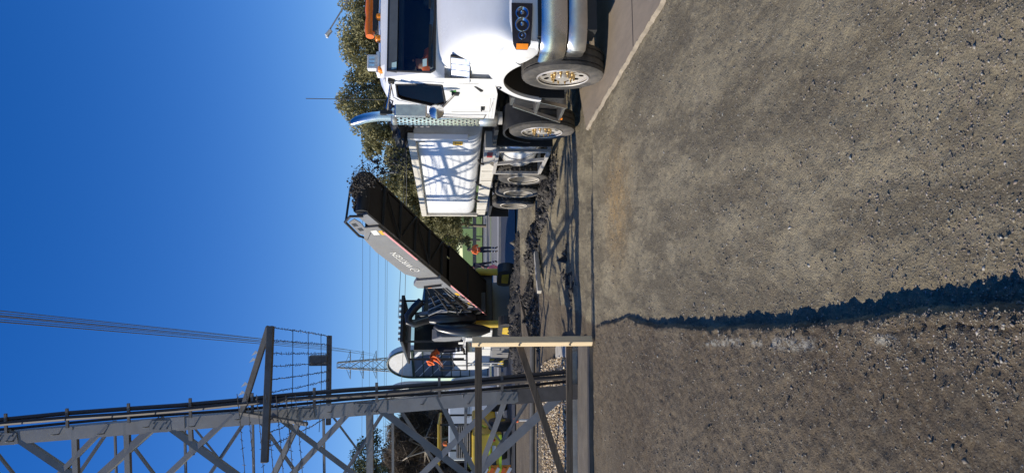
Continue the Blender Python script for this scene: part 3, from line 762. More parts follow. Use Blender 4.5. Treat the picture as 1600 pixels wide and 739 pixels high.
# roof
rr = []
for s, top in ((0.60, 2.76), (0.70, 2.85), (0.95, 2.905), (1.4, 2.92), (1.68, 2.90), (1.74, 2.84)):
    e0 = 2.76 + (0.02 if s > 0.62 else 0)
    rr.append([cp(-1, s, e0)] + [Vector((x * 0.98, s, top - 0.02 * abs(x) - (0.05 if abs(x) > 0.9 else 0))) for x in (-0.97, -0.86, -0.6, 0, 0.6, 0.86, 0.97)] + [cp(1, s, e0)])
mb.loft(rr)
# back wall, floor
mb.add([cp(-1, 1.74, 1.29), cp(1, 1.74, 1.29), cp(1, 1.74, 2.1), cp(1, 1.74, 2.8), cp(-1, 1.74, 2.8), cp(-1, 1.74, 2.1)], [(0, 1, 2, 3, 4, 5)])
mb.add([cp(-1, 0.2, 1.30), cp(1, 0.2, 1.30), cp(1, 1.74, 1.30), cp(-1, 1.74, 1.30)], [(0, 1, 2, 3)])
# windscreen surround
WO = [(-1.20, 0.16, 1.98), (1.20, 0.16, 1.98), (1.19, 0.16, 2.06), (1.03, 0.60, 2.77), (-1.03, 0.60, 2.77), (-1.19, 0.16, 2.06)]
WI = [(-1.10, 0.145, 2.10), (1.10, 0.145, 2.10), (1.125, 0.165, 2.15), (0.965, 0.555, 2.72), (-0.965, 0.555, 2.72), (-1.125, 0.165, 2.15)]
mb.add(WO + WI, [(i, (i + 1) % 6, 6 + (i + 1) % 6, 6 + i) for i in range(6)])
cab = mb.build('cab', M['white'], truck, bevel=0.012)
mb = MB()
lin = [(-1.08, 0.3), (1.08, 0.3), (1.08, 1.66), (-1.08, 1.66)]
mb.add([(x, y, 1.34) for x, y in lin], [(0, 1, 2, 3)]); mb.add([(-1.1, 1.68, 1.34), (1.1, 1.68, 1.34), (1.0, 1.68, 2.74), (-1.0, 1.68, 2.74)], [(0, 1, 2, 3)])
mb.add([(-1.0, 0.66, 2.72), (1.0, 0.66, 2.72), (0.98, 1.68, 2.74), (-0.98, 1.68, 2.74)], [(0, 1, 2, 3)])
db = MB(); db.box((0, 0.50, 2.02), (2.1, 0.5, 0.3)); db.box((-0.5, 0.72, 2.12), (0.6, 0.14, 0.16)); db.build('dashboard', M['dash'], truck, bevel=0.03)
mb.box((0, 0.66, 2.6), (1.9, 0.06, 0.14))
for x in (-0.6, 0.6):
    mb.box((x, 1.15, 1.66), (0.5, 0.5, 0.14)); mb.box((x, 1.42, 2.0), (0.5, 0.14, 0.65)); mb.box((x, 1.42, 2.42), (0.28, 0.1, 0.18))
mb.build('interior', M['seat'], truck, bevel=0.03)
mb = MB()
ring = [(-0.6 + 0.22 * math.cos(t), 0.78 + 0.1 * math.sin(t), 2.0 + 0.2 * math.sin(t)) for t in np.linspace(0, 2 * math.pi, 25)]
mb.tube(ring, 0.016, 6, cap=False); mb.bar((-0.6, 0.78, 2.0), (-0.6, 0.6, 1.85), 0.05, 0.05); mb.bar((-0.8, 0.78, 2.0), (-0.4, 0.78, 2.0), 0.03, 0.03)
mb.build('steering_wheel', M['rubber'], truck)
# glass and seals
mb = MB(); gi = [(x * 1.0, y + 0.012, z) for x, y, z in WI]
mb.add(gi, [(0, 1, 2, 5), (5, 2, 3, 4)]); ws = mb.build('windscreen', M['glass'], truck)
mb = MB(); loop = [Vector(p) + Vector((0, -0.004, 0.004)) for p in WI]; mb.tube(loop + [loop[0]], 0.016, 6, cap=False); mb.build('seal', M['rubber'], ws)
mb = MB(); mb.add([(-0.97, 0.548, 2.735), (0.97, 0.548, 2.735), (1.02, 0.47, 2.60), (-1.02, 0.47, 2.60)], [(0, 1, 2, 3)]); mb.build('sun_visor_band', M['seat'], ws)
for (a, b, c_) in (((-0.3, 0.13, 2.1), (-0.75, 0.15, 2.14), 0.0), ((0.5, 0.13, 2.1), (0.02, 0.15, 2.14), 0)):
    mb = MB(); mb.tube([a, Vector(b)], 0.009, 5); mb.bar(Vector(b) + Vector((0.25, 0.005, 0.02)), Vector(b) + Vector((-0.3, 0.01, 0.03)), 0.012, 0.03); mb.build('wiper', M['rubber'], ws)
def on_ws(x, t):   # a point on the outside of the windscreen, t = 0 bottom .. 1 top
    return Vector((x, 0.155 + t * 0.40, 2.125 + t * 0.60))
for x0, t0, dx, dt in ((-1.03, 0.13, 0.10, 0.09), (-0.96, 0.80, 0.09, 0.11), (-0.93, 0.92, 0.02, 0.05), (-0.28, 0.93, 0.09, 0.06)):
    mb = MB(); mb.add([on_ws(x0, t0) + Vector((0, -.008, 0)), on_ws(x0 + dx, t0) + Vector((0, -.008, 0)), on_ws(x0 + dx, t0 + dt) + Vector((0, -.008, 0)), on_ws(x0, t0 + dt) + Vector((0, -.008, 0))], [(0, 1, 2, 3)]); mb.build('windscreen_sticker', M['sticker'], ws)
for sd in (-1, 1):
    mb = MB(); mb.add([cp(sd, p[0], p[1], -0.014) for p in WIN], [tuple(range(8))])
    dg = mb.build('door_glass', M['glass_dark'], truck)
    mb = MB(); lp = [cp(sd, p[0], p[1], 0.0) for p in WIN]; mb.tube(lp + [lp[0]], 0.014, 6, cap=False); mb.build('seal', M['rubber'], dg)
    # door shut lines
    mb = MB()
    dl = [(0.34, 1.55), (0.33, 2.0), (0.42, 2.22), (0.70, 2.70), (1.34, 2.73), (1.42, 2.66), (1.44, 1.9), (1.40, 1.36), (0.86, 1.33)]
    lp = [cp(sd, p[0], p[1], -0.001) for p in dl]; mb.tube(lp, 0.005, 4); mb.build('door_seam', M['rubber'], cab)
    mb = MB(); mb.box((sd * 1.205, 1.27, 1.47), (0.012, 0.15, 0.055)); mb.box((sd * 1.225, 1.27, 1.485), (0.02, 0.12, 0.016)); mb.build('door_handle', M['rubber'], truck, bevel=0.004)
    mb = MB(); mb.tube([(sd * 1.20, 1.55, 1.42), (sd * 1.26, 1.56, 1.45), (sd * 1.26, 1.58, 2.1), (sd * 1.2, 1.58, 2.13)], 0.014, 8); mb.build('grab_rail', M['chrome'], truck, smooth=True)
    for i, z in enumerate((1.335, 1.38)):
        mb = MB(); mb.box((sd * 1.203, 1.28, z), (0.008, 0.82, 0.008)); mb.build('door_rib', M['white'], cab)
mb = MB(); mb.add([Vector((-1.2055, 0.56, 1.84)), Vector((-1.2055, 0.68, 1.84)), Vector((-1.2055, 0.62, 1.93))], [(0, 1, 2)]); mb.build('green_triangle_sticker', M['green'], truck)
# intake louvres, round badge and catch on the bonnet side
LVC = Vector((-1.105, 0.08, 1.78)); LVT = Vector((-math.sin(R(25)), math.cos(R(25)), 0)); LVN = Vector((-math.cos(R(25)), -math.sin(R(25)), 0))
lv = MB(); lv.box(LVC, (0.04, 0.40, 0.25), (0, R(10), R(25))); lvo = lv.build('louvre_backing', M['rubber'], truck, bevel=0.01)
for k in range(4):
    mb = MB(); mb.box(LVC + LVT * ((k - 1.5) * 0.096) + LVN * 0.026, (0.016, 0.082, 0.235), (0, R(10), R(36))); mb.build('louvre', M['chrome'], lvo, bevel=0.005)
mb = MB(); mb.lathe([(0, 0.032), (0.008, 0.03), (0.008, 0)], (-1.158, 0.33, 1.60), (-1, 0, 0.2), 18); bd = mb.build('round_badge', M['rubber'], truck)
mb = MB(); mb.lathe([(0.009, 0.017), (0.0105, 0.013)], (-1.158, 0.33, 1.60), (-1, 0, 0.2), 12); mb.build('badge_ring', M['whitetext'], bd)
mb = MB(); mb.bar((-1.185, 0.42, 1.60), (-1.205, 0.58, 1.50), 0.03, 0.04); mb.build('bonnet_catch', M['rubber'], truck, bevel=0.008)
# roof lamps
mb = MB(); rr = []
for t in np.linspace(0, 1, 9):
    rr.append([Vector((-0.38 + 0.74 * t, 0.82 + 0.075 * math.cos(a), 3.0 + (0.055 + 0.02 * abs(math.sin(t * 9))) * math.sin(a))) for a in np.linspace(0, 2 * math.pi, 13)[:-1]])
mb.loft(rr, cap=True, closed=True); mb.build('beacon_bar', M['orange_lens'], truck, smooth=True)
mb = MB(); mb.box((-0.02, 0.82, 2.93), (0.6, 0.12, 0.06)); mb.build('beacon_mount', M['rubber'], truck)
for x in (-0.86, -0.43, -0.12, 0.3, 0.86):
    mb = MB(); mb.lathe([(0, 0.055), (0.03, 0.052), (0.06, 0.035), (0.065, 0)], (x, 0.78, 2.86 - 0.04 * (abs(x) > 0.8)), (0, -0.5, 0.86), 14); mb.build('marker_lamp', M['amber'], truck, smooth=True)
mb = MB(); mb.box((-0.76, 0.80, 2.955), (0.20, 0.10, 0.13)); mb.box((-0.76, 0.86, 2.88), (0.3, 0.2, 0.05)); ld = mb.build('work_lamp', M['white'], truck, bevel=0.012)
mb = MB()
for i in range(3): mb.box((-0.81 + i * 0.05, 0.746, 2.955), (0.032, 0.012, 0.07))
mb.build('work_lamp_led', M['lens'], ld)
mb = MB(); mb.tube([(-0.98, 1.62, 2.7), (-0.98, 1.62, 4.0)], 0.006, 5); mb.build('whip_antenna', M['black'], truck)
# exhaust
EX = (-1.03, 2.22)
def perfmat():
    m = mat('perforated_shield', (0.72, 0.72, 0.72), 0.2, metal=1, var=0.06, scale=5)
    N = m.node_tree.nodes; L = m.node_tree.links; p = N['Principled BSDF']
    tc = N.new('ShaderNodeTexCoord'); sp = N.new('ShaderNodeSeparateXYZ'); L.new(tc.outputs['Object'], sp.inputs[0])
    at = N.new('ShaderNodeMath'); at.operation = 'ARCTAN2'; L.new(sp.outputs[0], at.inputs[0]); L.new(sp.outputs[1], at.inputs[1])
    cb = N.new('ShaderNodeCombineXYZ')
    a = N.new('ShaderNodeMath'); a.operation = 'MULTIPLY'; a.inputs[1].default_value = 2.7; L.new(at.outputs[0], a.inputs[0]); L.new(a.outputs[0], cb.inputs[0])
    b = N.new('ShaderNodeMath'); b.operation = 'MULTIPLY'; b.inputs[1].default_value = 17; L.new(sp.outputs[2], b.inputs[0]); L.new(b.outputs[0], cb.inputs[1])
    bk = N.new('ShaderNodeTexBrick'); bk.offset = 0.5; bk.inputs['Scale'].default_value = 1; bk.inputs['Mortar Size'].default_value = 0.2; bk.inputs['Brick Width'].default_value = 1.0; bk.inputs['Row Height'].default_value = 1.0
    bk.inputs['Color1'].default_value = (0, 0, 0, 1); bk.inputs['Color2'].default_value = (0, 0, 0, 1); bk.inputs['Mortar'].default_value = (1, 1, 1, 1)
    L.new(cb.outputs[0], bk.inputs['Vector'])
    L.new(bk.outputs['Color'], p.inputs['Alpha'])
    return m
mb = MB(); mb.lathe([(0.12, 0.132), (1.58, 0.132)], (0, 0, 0), (0, 0, 1), 40); ex = mb.build('exhaust_shield', perfmat(), truck, smooth=True); ex.location = (EX[0], EX[1], 1.24)
mb = MB(); mb.lathe([(-0.02, 0.128), (0.0, 0.134), (0.24, 0.134), (0.25, 0.13)], (0, 0, 0), (0, 0, 1), 36); mb.build('shield_band', M['alu'], ex, smooth=True)
mb = MB(); mb.lathe([(1.5, 0.13), (1.51, 0.135), (1.57, 0.135), (1.60, 0.1)], (0, 0, 0), (0, 0, 1), 36); mb.build('shield_band', M['alu'], ex, smooth=True)
mb = MB(); mb.lathe([(-0.1, 0.10), (1.6, 0.10)], (0, 0, 0), (0, 0, 1), 24); mb.build('muffler', M['greysteel'], ex, smooth=True)
mb = MB(); mb.tube([(0, 0, 1.55), (0, 0, 1.78), (-0.01, 0.01, 1.88), (-0.025, 0.035, 2.0), (-0.05, 0.08, 2.12), (-0.075, 0.12, 2.21)], [0.075, 0.075, 0.076, 0.076, 0.074, 0.05], 18, cap=False); mb.build('stack_tip', M['chrome'], ex, smooth=True)
# mirrors
for sd in (-1, 1):
    mb = MB()
    mb.tube([(sd * 1.08, 0.66, 2.69), (sd * 1.25, 0.66, 2.71), (sd * 1.50, 0.62, 2.74)], 0.018, 8)
    mb.tube([(sd * 1.52, 0.60, 2.76), (sd * 1.55, 0.60, 2.6), (sd * 1.55, 0.60, 2.2), (sd * 1.52, 0.60, 2.1), (sd * 1.22, 0.68, 1.86)], 0.017, 8)
    ma = mb.build('mirror_arm', M['chrome'], truck, smooth=True)
    for q_ in (((sd * 1.20, 0.68, 1.85), (0.06, 0.09, 0.1)), ((sd * 1.06, 0.66, 2.69), (0.06, 0.1, 0.08)), ((sd * 1.51, 0.61, 2.74), (0.06, 0.06, 0.16))):
        mb = MB(); mb.box(*q_); mb.build('mirror_bracket', M['rubber'], ma, bevel=0.012)
    mb = MB(); mb.box((sd * 1.50, 0.55, 2.42), (0.17, 0.06, 0.42)); mh = mb.build('mirror', M['alu'], truck, bevel=0.02, seg=3)
    mb = MB(); mb.add([(sd * 1.425, 0.588, 2.23), (sd * 1.575, 0.588, 2.23), (sd * 1.575, 0.588, 2.61), (sd * 1.425, 0.588, 2.61)], [(0, 1, 2, 3)]); mb.build('mirror_glass', M['silver'], mh)
    mb = MB(); mb.lathe([(0.0, 0.10), (-0.03, 0.095), (-0.06, 0.06), (-0.07, 0)], (sd * 1.50, 0.56, 2.09), (0, 1, 0), 20); mb.lathe([(0.0, 0.10), (0.004, 0.09), (0.012, 0)], (sd * 1.50, 0.56, 2.09), (0, 1, 0), 20); mb.build('round_mirror', M['chrome'], truck, smooth=True)
    mb = MB(); mb.tube([(sd * 1.5, 0.58, 2.72), (sd * 1.42, 0.63, 2.78), (sd * 1.3, 0.66, 2.74), (sd * 1.34, 0.64, 2.66), (sd * 1.46, 0.6, 2.68)], 0.01, 6); mb.build('mirror_cable', M['rubber'], ma)
# steps and battery box behind the front wheel
sb = MB()
sb.box((-0.86, 1.30, 0.66), (0.36, 0.86, 0.72)); so = sb.build('step_box', M['black'], truck, bevel=0.015)
for z, y0, y1, xo in ((1.06, 0.90, 1.30, 1.14), (0.70, 1.0, 1.52, 1.20), (0.33, 1.08, 1.72, 1.23)):
    mb = MB(); mb.box((-(xo - 0.14), (y0 + y1) / 2, z), (0.28, y1 - y0, 0.035))
    for k in range(14): mb.box((-(xo - 0.14), y0 + (k + 0.5) * (y1 - y0) / 14, z + 0.022), (0.27, 0.012, 0.012))
    mb.build('step_tread', M['alu'], truck)
mb = MB()
for (a, b) in (((-1.14, 0.9, 1.04), (-1.23, 1.08, 0.31)), ((-1.14, 1.3, 1.04), (-1.23, 1.72, 0.31))): mb.bar(a, b, 0.02, 0.05, (1, 0, 0))
mb.build('step_side', M['alu'], truck)
mb = MB(); mb.box((-1.22, 1.62, 0.31), (0.02, 0.07, 0.04)); mb.build('step_marker', M['amber'], truck)
mb = MB(); mb.box((-0.95, 0.82, 0.75), (0.5, 0.02, 0.75)); mb.build('mud_flap', M['rubber'], truck)
# mudguard over the second wheel
mb = MB(); rr = []
for a in np.linspace(R(8), R(168), 17): rr.append([Vector((x, 2.28 - math.cos(a) * r_, 0.515 + math.sin(a) * r_ * 1.02)) for x, r_ in ((-0.86, 0.57), (-1.24, 0.57), (-1.24, 0.60), (-0.86, 0.60))])
mb.loft(rr, cap=True, closed=True); mb.build('mudguard', M['rubber'], truck, smooth=True, sharp=40)
mb = MB(); mb.box((-0.8, 2.75, 1.22), (0.8, 0.9, 0.06)); mb.box((-0.9, 3.2, 0.7), (0.6, 0.03, 0.95)); mb.build('guard_plate', M['rubber'], truck)
# tank in an open steel frame
mb = MB(); mb.lathe([(-0.02, 0), (0.0, 0.2), (0.06, 0.34), (0.16, 0.38), (1.2, 0.38), (1.3, 0.33), (1.35, 0)], (-0.80, 3.42, 0.70), (0, 1, 0), 36); tk = mb.build('air_tank', M['white'], truck, smooth=True)
mb = MB()
for y_ in (3.62, 4.55):
    mb = MB(); mb.lathe([(y_ - 3.42, 0.386), (y_ - 3.36, 0.386)], (-0.80, 3.42, 0.70), (0, 1, 0), 36); mb.build('tank_strap', M['greysteel'], tk)
mb = MB(); xo = -1.22
for (a, b) in (((xo, 3.4, 1.14), (xo, 5.0, 1.14)), ((xo, 3.42, 0.26), (xo, 4.95, 0.26)), ((xo, 3.4, 1.14), (xo, 3.4, 0.26)), ((xo, 4.98, 1.14), (xo, 4.98, 0.26)), ((xo, 4.3, 1.14), (xo, 3.95, 0.26)), ((xo, 3.4, 0.26), (-0.5, 3.4, 0.26)), ((xo, 4.98, 0.26), (-0.5, 4.98, 0.26)), ((xo, 3.4, 1.14), (-0.45, 3.4, 1.14)), ((xo, 4.98, 1.14), (-0.45, 4.98, 1.14))): mb.bar(a, b, 0.06, 0.06)
mb.build('tank_frame', M['greysteel'], truck, bevel=0.006)
# tipping body
def body_ring(s, top, dx=0.0):
    h = [(1.20, top), (1.20, 1.9), (1.20, 1.64), (1.192, 1.58), (1.165, 1.52), (1.11, 1.465), (1.03, 1.43), (0.9, 1.415), (0.78, 1.41)]
    return [Vector((-x - dx, s, z)) for x, z in h] + [Vector((x + dx, s, z)) for x, z in h[::-1]]
mb = MB(); ss_ = np.linspace(2.66, 9.5, 9)
tops = lambda s: 2.53 + (s - 2.6) * 0.022
mb.loft([body_ring(s, tops(s)) for s in ss_])
tb = mb.build('tipper_body', M['white_body'], truck, smooth=True, sharp=40)
hbm = MB(); f0 = body_ring(2.655, tops(2.66)); hbm.add(f0, [tuple(range(len(f0)))]); hbm.build('headboard', M['white_dirty'], tb)
sol = tb.modifiers.new('th', 'SOLIDIFY'); sol.thickness = 0.035; sol.offset = -1
for sd in (-1, 1):
    mb = MB(); mb.bar((sd * 1.215, 2.62, tops(2.62) + 0.03), (sd * 1.215, 9.55, tops(9.55) + 0.03), 0.11, 0.13); mb.build('top_rail', M['white_dirty'], tb, bevel=0.012)
    mb = MB(); mb.bar((sd * 1.22, 2.67, 1.66), (sd * 1.22, 2.67, tops(2.67)), 0.1, 0.1, (0, 1, 0)); mb.build('front_post', M['white_body'], tb, bevel=0.012)
    mb = MB(); mb.bar((sd * 1.22, 9.50, 1.36), (sd * 1.22, 9.50, tops(9.5)), 0.09, 0.12, (0, 1, 0)); mb.build('rear_post', M['white_dirty'], tb, bevel=0.012)
    mb = MB()
    for k in range(5): mb.box((sd * 1.225, 2.78 + k * 0.035, 2.44), (0.012, 0.012, 0.16))
    mb.build('vent_slots', M['greysteel'], tb)
    # rear side guard over the drive wheels
    mb = MB()
    mb.prism([(4.35, 1.40), (9.6, 1.38), (9.6, 1.16), (4.6, 1.14), (4.35, 1.24)], lambda p, q, d: (sd * (d - (1.38 - q) * 0.25 * 0), p, q), 1.10, 1.215); wgd = mb.build('side_guard', M['white_dirty'], truck, bevel=0.012)
    for k in range(6):
        mb = MB(); mb.box((sd * 1.217, 4.9 + k * 0.8, 1.27), (0.008, 0.014, 0.22)); mb.build('guard_joint', M['chassis'], wgd)
    for k in range(3):
        mb = MB(); mb.tube([(sd * 1.17, 4.2 + k * 1.75, 1.47), (sd * 1.235, 4.22 + k * 1.75, 1.44), (sd * 1.235, 4.3 + k * 1.75, 1.36)], 0.018, 6); mb.build('body_latch', M['chassis'], tb)
    mb = MB(); mb.box((sd * 1.0, 9.0, 1.05), (0.45, 1.3, 0.06)); mb.box((sd * 1.0, 9.65, 0.8), (0.5, 0.03, 0.5)); mb.build('rear_mud_flap', M['rubber'], truck)
mb = MB(); mb.box((0, 9.52, 2.05), (2.3, 0.06, 1.2)); mb.build('tailgate', M['white_dirty'], tb, bevel=0.01)
mb = MB(); mb.box((0, 6, 1.22), (0.9, 7.2, 0.3)); mb.build('hoist_frame', M['chassis'], truck)
mb = MB(); mb.box((-1.212, 3.0, 1.83), (0.02, 0.2, 0.16)); ys = mb.build('yellow_warning_sticker', M['yellow'], tb)
mb = MB()
for k in range(3): mb.box((-1.2235, 3.0, 1.79 + k * 0.035), (0.002, 0.15, 0.012))
mb.build('sticker_print', M['rubber'], ys)
mb = MB(); mb.box((-1.06, 3.75, 1.27), (0.3, 0.95, 0.2)); ib = mb.build('tool_locker', M['greysteel'], truck, bevel=0.01)
for k in range(3):
    mb = MB(); mb.box((-1.212, 3.62 + 0.11 * k, 1.27), (0.008, 0.09, 0.10)); mb.build('red_sticker', M['redsticker'], ib)
# folded black tarp on the headboard
def lumpy(mb, c, d, seed, n=14, amp=0.25):
    vs = []; fs = []
    for i in range(n + 1):
        th_ = math.pi * i / n
        for j in range(2 * n):
            ph = math.pi * j / n
            p = Vector((math.sin(th_) * math.cos(ph), math.sin(th_) * math.sin(ph), math.cos(th_)))
            q = 1 + amp * float(vnoise(p.x * 2.3 + seed, p.y * 2.3 + p.z * 3.1, seed)) + amp * 0.6 * float(vnoise(p.x * 6 + p.z * 5, p.y * 6 + seed, seed + 1))
            vs.append((c[0] + p.x * d[0] * q, c[1] + p.y * d[1] * q, c[2] + p.z * d[2] * q))
    m2 = 2 * n
    for i in range(n):
        for j in range(m2): fs.append((i * m2 + j, i * m2 + (j + 1) % m2, (i + 1) * m2 + (j + 1) % m2, (i + 1) * m2 + j))
    mb.add(vs, fs); return mb
mb = MB(); lumpy(mb, (-0.85, 2.72, 2.72), (0.42, 0.36, 0.2), 5, 16, 0.35); lumpy(mb, (0.2, 2.62, 2.7), (0.9, 0.25, 0.18), 8, 16, 0.3); lumpy(mb, (-1.0, 3.05, 2.63), (0.22, 0.3, 0.16), 9, 14, 0.35)
mb.build('folded_tarp', M['tarp'], truck, smooth=True, sharp=70)
mb = MB()
for k in range(5): mb.tube([(-1.1 + 0.0 * k, 2.5, 2.3 + k * 0.09), (-0.4, 2.5, 2.3 + k * 0.09)], 0.03, 8)
mb.build('headboard_rails', M['greysteel'], truck)
# load of millings in the body
mb = MB(); rows = []
for y_ in np.linspace(2.75, 9.4, 26):
    rows.append([Vector((x, y_, 2.0 + 0.38 * math.exp(-((y_ - 4.5) / 2.2) ** 2) * (1 - (x / 1.4) ** 2) + 0.06 * float(vnoise(x * 3, y_ * 3, 51)))) for x in np.linspace(-1.15, 1.15, 14)])
mb.loft(rows); ldm = mb.build('millings_load', M['millings'], None); ldm.parent = None
ldm.matrix_world = TW
tag(ldm, 'dark asphalt millings heaped inside the white tipping body', 'load', kind='stuff')
# ------------------------------------------------------------------ cold planer (milling machine) with loading conveyor
MR = Vector((-2.1, 24.9, 0.15))
mill = empty('milling_machine', MR)
tag(mill, 'grey and white road milling machine with long raised black conveyor', 'milling machine')
C0 = Vector((-2.1, 24.9, 1.30)); C1 = Vector((1.08, 17.42, 4.22))
cax = (C1 - C0).normalized(); CL = (C1 - C0).length
crv = Vector((-cax.y, cax.x, 0)).normalized()
if crv.x < 0: crv = -crv
cnv = cax.cross(crv).normalized()
if cnv.z < 0: cnv = -cnv
def cv(x, t, h): return C0 + crv * x + cax * t + cnv * h
mbk = Vector((-0.393, 0.92, 0)).normalized(); mrv = Vector((0.92, 0.393, 0)).normalized()
def mm(x, y, z): return MR + mrv * x + mbk * y + Vector((0, 0, z - 0.15))
MROT = math.atan2(0.393, 0.92)
def NB(): return MB(MR)
def cbar(b, p, q, wd, ht): return b.bar(cv(*p), cv(*q), wd, ht, cnv)
b = NB(); cbar(b, (0.56, -0.4, 0.14), (0.56, CL, 0.14), 0.06, 0.28); b.build('conveyor_beam', M['conv_dark'], mill)
b = NB(); cbar(b, (-0.56, -0.4, 0.14), (-0.56, CL, 0.14), 0.06, 0.28); cb_l = b.build('conveyor_beam', M['mill_grey'], mill)
b = NB()
pts = [(-0.5, 0.30), (-0.3, 0.24), (0, 0.22), (0.3, 0.24), (0.5, 0.30)]
b.loft([[cv(x, t, h) for x, h in pts] for t in np.linspace(-0.4, CL + 0.1, 12)])
b.loft([[cv(x, t, 0.02) for x in (-0.5, 0.5)] for t in np.linspace(3.4, CL, 4)])
b.build('conveyor_belt', M['conv_dark'], mill, smooth=True)
b = NB(); b.tube([cv(-0.53, CL + 0.02, 0.14), cv(0.53, CL + 0.02, 0.14)], 0.16, 18); b.build('head_pulley', M['rubber'], mill, smooth=True)
for k in range(5):
    t = 3.9 + k * 0.98
    b = NB(); cbar(b, (-0.54, t, -0.02), (0.54, t, -0.02), 0.06, 0.07); b.build('cross_member', M['conv_dark'], mill)
    if k < 4:
        b = NB(); cbar(b, (-0.54 if k % 2 else 0.54, t, -0.03), (0.54 if k % 2 else -0.54, t + 0.98, -0.03), 0.04, 0.04); b.build('cross_brace', M['conv_dark'], mill)
# corrugated guard under the lower half
rows = []
for i in range(61):
    t = -0.2 + i * (3.55 / 60); h = -0.04 - (0.03 if i % 2 else 0.0)
    rows.append([cv(x, t, h) for x in (-0.57, 0.0, 0.57)])
b = NB(); b.loft(rows); b.build('ribbed_guard', M['conv_dark'], mill)
b = NB(); cbar(b, (-0.58, 1.75, -0.07), (0.58, 1.75, -0.07), 0.05, 0.06); cbar(b, (0.58, -0.2, -0.03), (0.58, 3.4, -0.03), 0.05, 0.09); b.build('guard_frame', M['conv_dark'], mill)
# side cover with the maker's lettering
cov = [(3.95, 0.02), (8.0, 0.02), (8.05, 0.38), (7.4, 0.74), (6.5, 0.86), (4.6, 0.88), (4.1, 0.6)]
b = NB(); b.prism(cov, lambda p, q, d: cv(d, p, q), -0.66, -0.60); cover = b.build('conveyor_cover', M['conv_grey'], mill, bevel=0.02)
b = NB(); cbar(b, (0.0, 4.1, 0.72), (0.0, 7.4, 0.72), 1.2, 0.03); b.build('belt_hood', M['conv_dark'], mill)
b = NB(); cbar(b, (-0.672, 5.6, 0.03), (-0.672, 7.7, 0.03), 0.012, 0.06); b.build('warning_tape', M['pinktape'], cover)
def lettering(txt, size, loc, xdir, ydir, m_, parent, name='lettering'):
    cu = bpy.data.curves.new(name, 'FONT'); cu.body = txt; cu.size = size; cu.extrude = 0.003
    cu.align_x = 'LEFT'; cu.align_y = 'CENTER'
    to = bpy.data.objects.new(name, cu); col.objects.link(to)
    bpy.context.view_layer.update()
    me = bpy.data.meshes.new_from_object(to.evaluated_get(bpy.context.evaluated_depsgraph_get()))
    bpy.data.objects.remove(to)
    x = Vector(xdir).normalized(); y = Vector(ydir).normalized(); z = x.cross(y)
    M4 = Matrix((x, y, z)).transposed().to_4x4(); M4.translation = Vector(loc)
    me.transform(M4); me.materials.clear(); me.materials.append(m_)
    o = bpy.data.objects.new(name, me); col.objects.link(o); o.parent = parent
    return o
lettering('WIRTGEN', 0.27, cv(-0.668, 5.12, 0.42) - MR, cax, cnv, M['whitetext'], cover)
b = NB(); c_ = cv(-0.666, 4.88, 0.42)
ring = [c_ + cax * 0.15 * math.cos(a) + cnv * 0.12 * math.sin(a) for a in np.linspace(0, 2 * math.pi, 19)]
b.tube(ring, 0.014, 5, cap=False)
b.tube([c_ + cax * x + cnv * y for x, y in ((-0.09, 0.06), (-0.04, -0.06), (0, 0.04), (0.04, -0.06), (0.09, 0.06))], 0.014, 5)
tag(b.build('emblem', M['whitetext'], cover), kind='stuff')
b = NB(); b.prism([(7.55, 0.2), (7.85, 0.16), (7.85, 0.32), (7.58, 0.36)], lambda p, q, d: cv(d, p, q), -0.664, -0.662); b.build('pale_sticker', M['whitetext'], cover)
b = NB(); b.prism([(7.5, 0.06), (7.78, 0.04), (7.78, 0.14), (7.52, 0.16)], lambda p, q, d: cv(d, p, q), -0.664, -0.662); b.build('yellow_sticker', M['yellow'], cover)
# hoop at the discharge end
hoop = [(-0.63, 7.75, 0.36), (-0.63, 7.35, 0.66), (-0.63, 7.6, 0.78), (-0.63, 8.5, 0.68), (-0.63, 8.75, 0.4), (-0.63, 8.65, 0.1)]
b = NB(); b.tube([cv(*p) for p in hoop], 0.035, 8); ho = b.build('end_guard', M['black'], mill, smooth=True)
b = NB(); b.prism([(7.5, 0.6), (7.7, 0.72), (8.4, 0.63), (8.55, 0.4), (8.3, 0.36), (7.95, 0.42)], lambda p, q, d: cv(d, p, q), -0.62, -0.60); b.build('end_plate', M['mill_grey'], ho)
for t in (7.95, 8.25):
    b = NB(); b.prism([(t - .1, 0.5), (t + 0.08, 0.48), (t + 0.08, 0.6), (t - .1, 0.62)], lambda p, q, d: cv(d, p, q), -0.624, -0.621); b.build('guard_slot', M['rubber'], ho)
b = NB(); b.tube([cv(0.6, 8.0, 0.3), cv(0.6, 8.4, 0.5), cv(0.3, 8.5, 0.6), cv(-0.63, 8.5, 0.66)], 0.03, 8); b.build('end_hoop', M['black'], mill, smooth=True)
